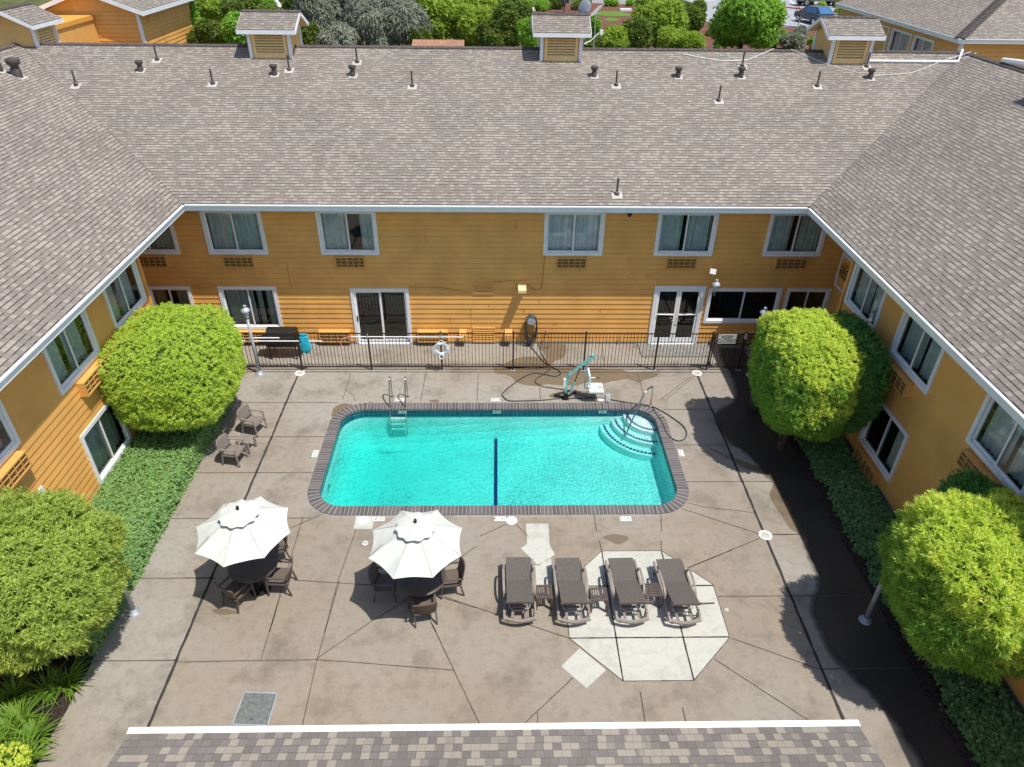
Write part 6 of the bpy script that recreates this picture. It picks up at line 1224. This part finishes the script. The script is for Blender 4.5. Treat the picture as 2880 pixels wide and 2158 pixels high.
for i, (x, y, r1_, r2_, Y, mt, lb) in enumerate([(540, 20, 50, 40, 60, 'lf_mid', 'dark tree at the top edge beside the gable roof'), (625, -5, 55, 40, 66, 'lf_fresh', 'light tree at the top edge over the layered bushes'), (700, 5, 40, 40, 62, 'lf_mid', 'dark tree at the top edge left of the dirt path'), (840, 20, 50, 60, 52, 'lf_mid', 'dark leafy tree between the dirt path and the grey trees'), (860, 100, 40, 40, 44, 'lf_mid', 'dark undergrowth bush at the ridge under the dark grey tree'), (960, 105, 50, 36, 43, 'lf_grey', 'low grey bush at the ridge between the weeping trees'), (1180, 25, 40, 60, 50, 'lf_mid', 'dark tree filling the gap between the grey and light green trees'), (1175, 100, 30, 40, 44, 'lf_mid', 'dark bush at the left end of the terracotta roof'), (1290, 5, 70, 40, 58, 'lf_fresh', 'light green tree at the very top over the terracotta roof'), (1385, 95, 40, 46, 45, 'lf_mid', 'shaded bush between the light green tree and the dense one'), (1795, 105, 42, 40, 46, 'lf_mid', 'shaded shrub between the red-tipped one and the loose olive tree'), (1835, 25, 40, 40, 54, 'lf_fresh', 'pale loose tree at the top edge over the mulch'), (1950, 118, 36, 30, 45, 'lf_fresh', 'sunlit shrub at the ridge right of the tall hedge-like one')]):
    tree('leafy_tree', lb, x, y, r1_, r2_, Y, mt, gt, seed=80+i, base=(2.0 if Y < 50 else None), n=1900, lobes=12, L=.2, W=.09, **({'up': -.7, 'droop': .5} if mt == 'lf_grey' else {}))
# bare sapling
p = G('N', 2236, 103, 4.0); top = GY('N', 2262, 8, p.y); t = thing('bare_sapling', 'leafless grey sapling standing beside the silver shrub', 'tree', p); m = MB(); h = top-p; m.tube([(0, 0, 0), h*.5, h*.75], [.05, .04, .02], 6); m.build('trunk', M['galv'], t); m = MB(); r_ = random.Random(4)
for i in range(16): f = .35+.4*r_.random(); a = r_.random()*6.28; b = h*f; m.tube([b, b+Vector((math.cos(a)*.5, math.sin(a)*.5, .6)), b+Vector((math.cos(a)*.75, math.sin(a)*.75, 1.5+r_.random()))], [.015, .012, .006], 4)
m.build('branches', M['bark'], t)

# ================================================================== NEIGHBOURING BUILDINGS, CARS, SMALL THINGS BEYOND
gab = thing('gabled_building', 'taller orange gabled building beyond the ridge behind the hedge side', 'building'); Yg = 40.0; xr, xl, zE, zP, Yb = -18.1, -22.7, 8.85, 9.75, 47.5; xm = (xr+xl)/2
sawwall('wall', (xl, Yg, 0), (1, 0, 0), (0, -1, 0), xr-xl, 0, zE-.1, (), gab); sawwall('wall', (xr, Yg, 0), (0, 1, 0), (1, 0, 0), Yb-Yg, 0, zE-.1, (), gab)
m = MB(); m.add([(xl, Yg-.005, zE-.1), (xr, Yg-.005, zE-.1), (xm, Yg-.005, zP)], [(0, 1, 2)]); m.box(xl, xl+.1, Yg+.03, Yb, 0, zE-.1); m.box(xl, xr-.03, Yb-.1, Yb, 0, zE-.1); m.build('gable_wall', M['siding2'], gab)
m = MB(); ov = .45; sl = (zP+.06-zE)/(xr+ov-xm)
for sg, xe in ((1, xr+ov), (-1, xl-ov)): rq(m, [(xe, Yg-ov, zE), (xe, Yb+ov, zE), (xm, Yb+ov, zP+.06), (xm, Yg-ov, zP+.06)], (0, 1, 0), (-sg, 0, sl), (xe, Yg, zE))
fix_normals(m.build('roof', M['roof'], gab)); m = MB()
m.box(xr+ov-.03, xr+ov+.02, Yg-ov, Yb+ov, zE-.22, zE-.02); m.box(xl-ov-.02, xl-ov+.03, Yg-ov, Yb+ov, zE-.22, zE-.02)
for xe in (xr+ov, xl-ov): m.add([(xe, Yg-ov-.02, zE-.22), (xm, Yg-ov-.02, zP-.14), (xm, Yg-ov-.02, zP+.05), (xe, Yg-ov-.02, zE-.015), (xe, Yg-ov+.03, zE-.22), (xm, Yg-ov+.03, zP-.14), (xm, Yg-ov+.03, zP+.05), (xe, Yg-ov+.03, zE-.015)], [(0, 1, 2, 3), (7, 6, 5, 4), (0, 4, 5, 1), (3, 2, 6, 7), (0, 3, 7, 4)])
m.build('fascia', M['trim'], gab); m = MB(); m.box(xr-.1, xr+.04, Yg-.05, Yg+.08, 6, zE-.2); m.box(xr-.02, xr+.04, Yb-.1, Yb+.02, 6, zE-.2); m.build('corner_trim', M['trim'], gab)
m = MB(); m.box(-24, -20.35, 33.5, Yg-.03, 5, 8.42); sw = m.build('stair_wall', M['siding2'], gab); m = MB(); m.box(-24.05, -20.28, 33.45, Yg-.03, 8.42, 8.62); m.build('wall_cap', plain('orange_cap', (.75, .36, .07), .55), sw)  # wall cap in a plain orange close to the siding
m = MB(); m.box(xr, xr+.12, Yg+.9, Yg+1.1, zE-.65, zE-.35); m.build('wall_fixture', M['siding2'], gab)
hip = thing('hip_roofed_building', 'taller orange building with hip roof and two curtained windows beyond the right-hand ridge', 'building'); c = GY('A3', 1795, 250, 37.0); X0h, Y0h, zh = c.x, c.y, c.z
far = ray('A3', 1135, 40); tt = (X0h-.0)/far[0]; Ye2 = 46.0
m = MB(); sl = .36; rn = 7.0
rq(m, [(X0h, Y0h, zh), (X0h+20, Y0h, zh), (X0h+20, Y0h+rn, zh+sl*rn), (X0h+rn, Y0h+rn, zh+sl*rn)], (1, 0, 0), (0, 1, sl), (X0h, Y0h, zh)); rq(m, [(X0h, Y0h+15, zh), (X0h, Y0h, zh), (X0h+rn, Y0h+rn, zh+sl*rn), (X0h+rn, Y0h+15, zh+sl*rn)], (0, -1, 0), (1, 0, sl), (X0h, Y0h, zh))
fix_normals(m.build('roof', M['roof'], hip)); m = MB(); m.box(X0h-.02, X0h+20, Y0h-.02, Y0h+.03, zh-.22, zh-.05); m.box(X0h-.02, X0h+.03, Y0h+.03, Y0h+15, zh-.22, zh-.05); fa = m.build('fascia', M['trim'], hip); m = MB(); m.box(X0h-.06, X0h+20, Y0h-.06, Y0h+.03, zh-.05, zh-.01); m.box(X0h-.06, X0h+.03, Y0h+.03, Y0h+15, zh-.05, zh-.01); m.build('drip_edge', M['white'], fa)
m = MB(); caps(m, (X0h, Y0h, zh+.02), (X0h+rn, Y0h+rn, zh+sl*rn+.02), .5, .22, .05); m.build('hip_cap', M['cap'], hip)
xw, yw = X0h+.45, Y0h+.45
def on_w(fr, x, y): v = ray(fr, x, y); t_ = xw/v[0]; return Vector(CAM+v*t_)
TH = basis((xw, 0, 0), (0, -1, 0), (-1, 0, 0)); wins = []
for (xa, xb) in (((1345, 1480)), ((1500, 1640))):
    pa, pb = on_w('A3', xa, 260), on_w('A3', xb, 260); wins.append((pb.y, pa.y))
wins = [(min(a, b), max(a, b)) for a, b in wins]; zt_ = zh-.5; ops2 = [(a+.05, b-.05, zt_-1.75, zt_-.05) for a, b in wins]
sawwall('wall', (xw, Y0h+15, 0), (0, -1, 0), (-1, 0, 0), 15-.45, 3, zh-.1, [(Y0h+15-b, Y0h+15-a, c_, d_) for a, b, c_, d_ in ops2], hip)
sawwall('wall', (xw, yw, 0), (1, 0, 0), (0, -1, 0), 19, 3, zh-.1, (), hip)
for a, b in wins: window(TH, -b, -a, zt_-1.8, zt_, hip, ((0, 1),), tw=.09)
a = wins[0][1]+.35; window(TH, -a-1.6, -a, zt_-1.8, zt_, hip, (), tw=.09)
m = MB(); m.box(xw-.03, xw+.12, yw-.03, yw+.12, 3, zh-.2); m.build('corner_trim', M['trim'], hip)
sh = thing('terracotta_roofed_shed', 'low terracotta tiled roof just showing above the ridge under the trees', 'building'); p0 = GY('A2', 455, 287, 41.0); p1 = GY('A2', 795, 287, 41.0); m = MB(); nn = 40
for i in range(nn):
    xa = p0.x+(p1.x-p0.x)*i/nn; xb = p0.x+(p1.x-p0.x)*(i+1)/nn; xm_ = (xa+xb)/2; h0 = .05
    m.quad((xa, 40.0, p0.z-.28), (xm_, 40.0, p0.z-.28+h0), (xm_, 41.6, p0.z+.12+h0), (xa, 41.6, p0.z+.12)); m.quad((xm_, 40.0, p0.z-.28+h0), (xb, 40.0, p0.z-.28), (xb, 41.6, p0.z+.12), (xm_, 41.6, p0.z+.12+h0))
m.build('roof', M['terra'], sh); m = MB(); m.box(p0.x+.1, p1.x-.1, 40.2, 41.5, 0, p0.z-.3); m.build('wall', M['siding2'], sh)
# white canopy, white wall, box on post, slab
p = GY('N', 1452, 16, 72); t = thing('white_canopy', 'white peaked canopy behind the trees left of the middle cupola', 'canopy', (p.x, 72, 4)); m = MB(); hz = p.z-4+.6; m.add([(-1.7, -1.3, hz-.9), (1.7, -1.3, hz-.9), (1.7, 1.3, hz-.9), (-1.7, 1.3, hz-.9), (0, 0, hz)], [(0, 1, 4), (1, 2, 4), (2, 3, 4), (3, 0, 4)]); m.build('cover', M['white'], t)
for sx in (-1.6, 1.6):
    for sy in (-1.2, 1.2): m = MB(); m.tube([(sx, sy, 0), (sx, sy, hz-.9)], .03); m.build('leg', M['galv'], t)
a = G('N', 1665, 9, 4); b = G('N', 1812, 13, 4); m = MB(); m.bar(a+Vector((0, 0, .4)), b+Vector((0, 0, .4)), .25, .8); w = m.build('low_white_wall', M['white']); tag(w, 'low white wall across the top of the mulch bed', 'wall'); 
p = G('N', 1587, 37, 4); t = thing('post_box', 'dark twin metal box on a post in the mulch', 'utility box', p); s = p.y/F; m = MB(); m.box(-.06, .06, -.05, .05, 0, 1.0); m.build('post', M['bark'], t)
for x in (-.42, .04): m = MB(); m.box(x, x+.38, -.2, .2, .95, 1.55); m.build('box', M['carblue'], t)
m = MB(); m.box(-.45, .45, -.24, .24, 1.55, 1.6); m.build('lid', M['galv'], t)
for x, y0, y1, lb in ((1548, 36, 2, 'thin dark pole left of the metal box in the mulch'), (1617, 36, 8, 'thin dark pole between metal box and satellite dish')):
    p = G('N', x, y0, 4); q = GY('N', x, y1, p.y); t = thing('garden_pole', lb, 'pole', p); m = MB(); m.tube([(0, 0, 0), (0, 0, q.z-4)], .04, 6); m.build('shaft', M['bark'], t)
p = G('N', 1759, 31, 4); t = thing('white_utility_lid', 'white rectangular lid lying in the mulch', 'utility box', p); m = MB(); m.box(-.62, .62, -.35, .35, 0, .22); m.build('lid', M['white'], t)
p = G('N', 1879, 22, 4); t = thing('path_lantern', 'dark lantern with white cap among the loose olive tree leaves', 'lantern', (p.x, p.y-6, 4)); m = MB(); m.tube([(0, 0, 0), (0, 0, 2.6)], .05); m.build('pole', M['bark'], t); m = MB(); m.lathe([(.12, 2.6), (.2, 3.0), (.001, 3.0)], n=8); m.build('head', M['black'], t); m = MB(); m.lathe([(.25, 3.0), (.05, 3.25), (.001, 3.3)], n=8); m.build('cap', M['white'], t)

# ---- vehicles
def vehicle(name, label, cat, loc, rz, Lg, Wd, prof, glass, paint, wheel_x, wr, extra=None):
    t = thing(name, label, cat, loc, rz); w = Wd/2; m = MB(); n = len(prof)
    # lofted body: the profile is pulled in towards the roof
    def wid(z): return w*(1 if z < .95 else 1-.24*(z-.95)/.7)
    vs = [(x, sg*wid(z), z) for sg in (-1, 1) for x, z in prof]
    m.add(vs, [tuple(range(n))[::-1], tuple(range(n, 2*n))]+[(i, (i+1) % n, n+(i+1) % n, n+i) for i in range(n)]); b = m.build('body', paint, t); fix_normals(b); bv = b.modifiers.new('bevel', 'BEVEL'); bv.width = .05; bv.segments = 2
    for nm, poly in glass:
        m = MB()
        if nm == 'side_window':
            for sg in (-1, 1): m.add([(x, sg*(wid(z)+.006), z) for x, z in poly], [tuple(range(len(poly)))])
        else:
            (x0, z0), (x1, z1) = poly; m.add([(x0, -wid(z0)*.88, z0), (x0, wid(z0)*.88, z0), (x1, wid(z1)*.88, z1), (x1, -wid(z1)*.88, z1)], [(0, 1, 2, 3)])
        m.build(nm, M['carroof'] if 'dark' in paint.name else M['black'], t)
    for x in wheel_x:
        for sg in (-1, 1):
            m = MB(); m.tube([(x, sg*(w-.2), wr), (x, sg*(w+.01), wr)], wr, 20); wh = m.build('wheel', M['tyre'], t); m = MB(); m.tube([(x, sg*(w-.01), wr), (x, sg*(w+.02), wr)], wr*.62, 14); m.build('rim', M['steel'], wh)
    return t
p = G('N', 2310, 72, 4.02); pf = [(-2.0, .35), (2.0, .35), (2.1, .6), (2.05, .85), (1.2, 1.0), (.55, 1.5), (-1.2, 1.55), (-1.95, 1.0), (-2.08, .7)]
t = vehicle('parked_car', 'small dark car with blue glass parked beyond the third louvred cupola', 'car', (p.x-.3, p.y+1.6, 4.03), R(104), 4.1, 1.75, pf, [('windscreen', ((1.22, 1.03), (.60, 1.50))), ('rear_window', ((-1.97, 1.03), (-1.24, 1.545))), ('side_window', [(1.0, 1.02), (.5, 1.44), (-1.1, 1.48), (-1.6, 1.02)])], M['carblue'], (-1.3, 1.3), .32)
for sg in (-1, 1): m = MB(); m.box(-2.09, -2.03, sg*.6-.15, sg*.6+.15, .75, .92); m.build('tail_light', M['redk'], t); m = MB(); m.box(2.05, 2.11, sg*.58-.17, sg*.58+.17, .62, .78); m.build('headlight', M['white'], t)
p = G('N', 2352, 19, 4.02); pf = [(-2.7, .5), (2.7, .5), (2.75, .8), (2.7, 1.05), (1.6, 1.15), (.95, 1.75), (-.6, 1.78), (-.75, 1.15), (-2.72, 1.1)]
t = vehicle('pickup_truck', 'grey pickup truck parked at the very top beside the island', 'truck', (p.x-1.9, p.y+1.0, 4.03), R(4), 5.5, 1.95, pf, [('windscreen', ((1.6, 1.18), (1.0, 1.72))), ('side_window', [(1.35, 1.18), (.9, 1.68), (-.5, 1.7), (-.62, 1.18)])], M['truckp'], (-1.75, 1.75), .40)

# ================================================================== CAMERA, SUN, SKY
cam = bpy.data.cameras.new('camera'); co = bpy.data.objects.new('camera', cam); COL.objects.link(co)
r0, r1, r2 = CM[0], -CM[1], -CM[2]
co.matrix_world = Matrix(((r0[0], r1[0], r2[0], 0), (r0[1], r1[1], r2[1], 0), (r0[2], r1[2], r2[2], CAM[2]), (0, 0, 0, 1)))
cam.sensor_fit = 'HORIZONTAL'; cam.sensor_width = 36; cam.lens = F/2880*36; cam.clip_start = .1; cam.clip_end = 2000; S.camera = co
to_sun = Vector((.36, -.265, 1.0)).normalized()
su = bpy.data.lights.new('sun', 'SUN'); so = bpy.data.objects.new('sun', su); COL.objects.link(so); su.energy = 4.2; su.angle = R(.5); su.color = (1, .955, .88)
so.rotation_euler = to_sun.to_track_quat('Z', 'Y').to_euler(); so.location = (6, -5, 30)
wd = bpy.data.worlds.new('World'); S.world = wd; wd.use_nodes = True; nt = wd.node_tree; bg = nt.nodes['Background']; sk = nt.nodes.new('ShaderNodeTexSky'); sk.sky_type = 'NISHITA'; sk.sun_disc = False
sk.sun_elevation = math.asin(to_sun.z); sk.sun_rotation = math.atan2(to_sun.x, to_sun.y); nt.links.new(sk.outputs[0], bg.inputs[0]); bg.inputs[1].default_value = .135
S.view_settings.view_transform = 'Standard'; S.view_settings.look = 'None'; S.view_settings.exposure = .2; S.view_settings.gamma = 1
S.cycles.max_bounces = 8; S.cycles.transparent_max_bounces = 12; S.cycles.use_denoising = True
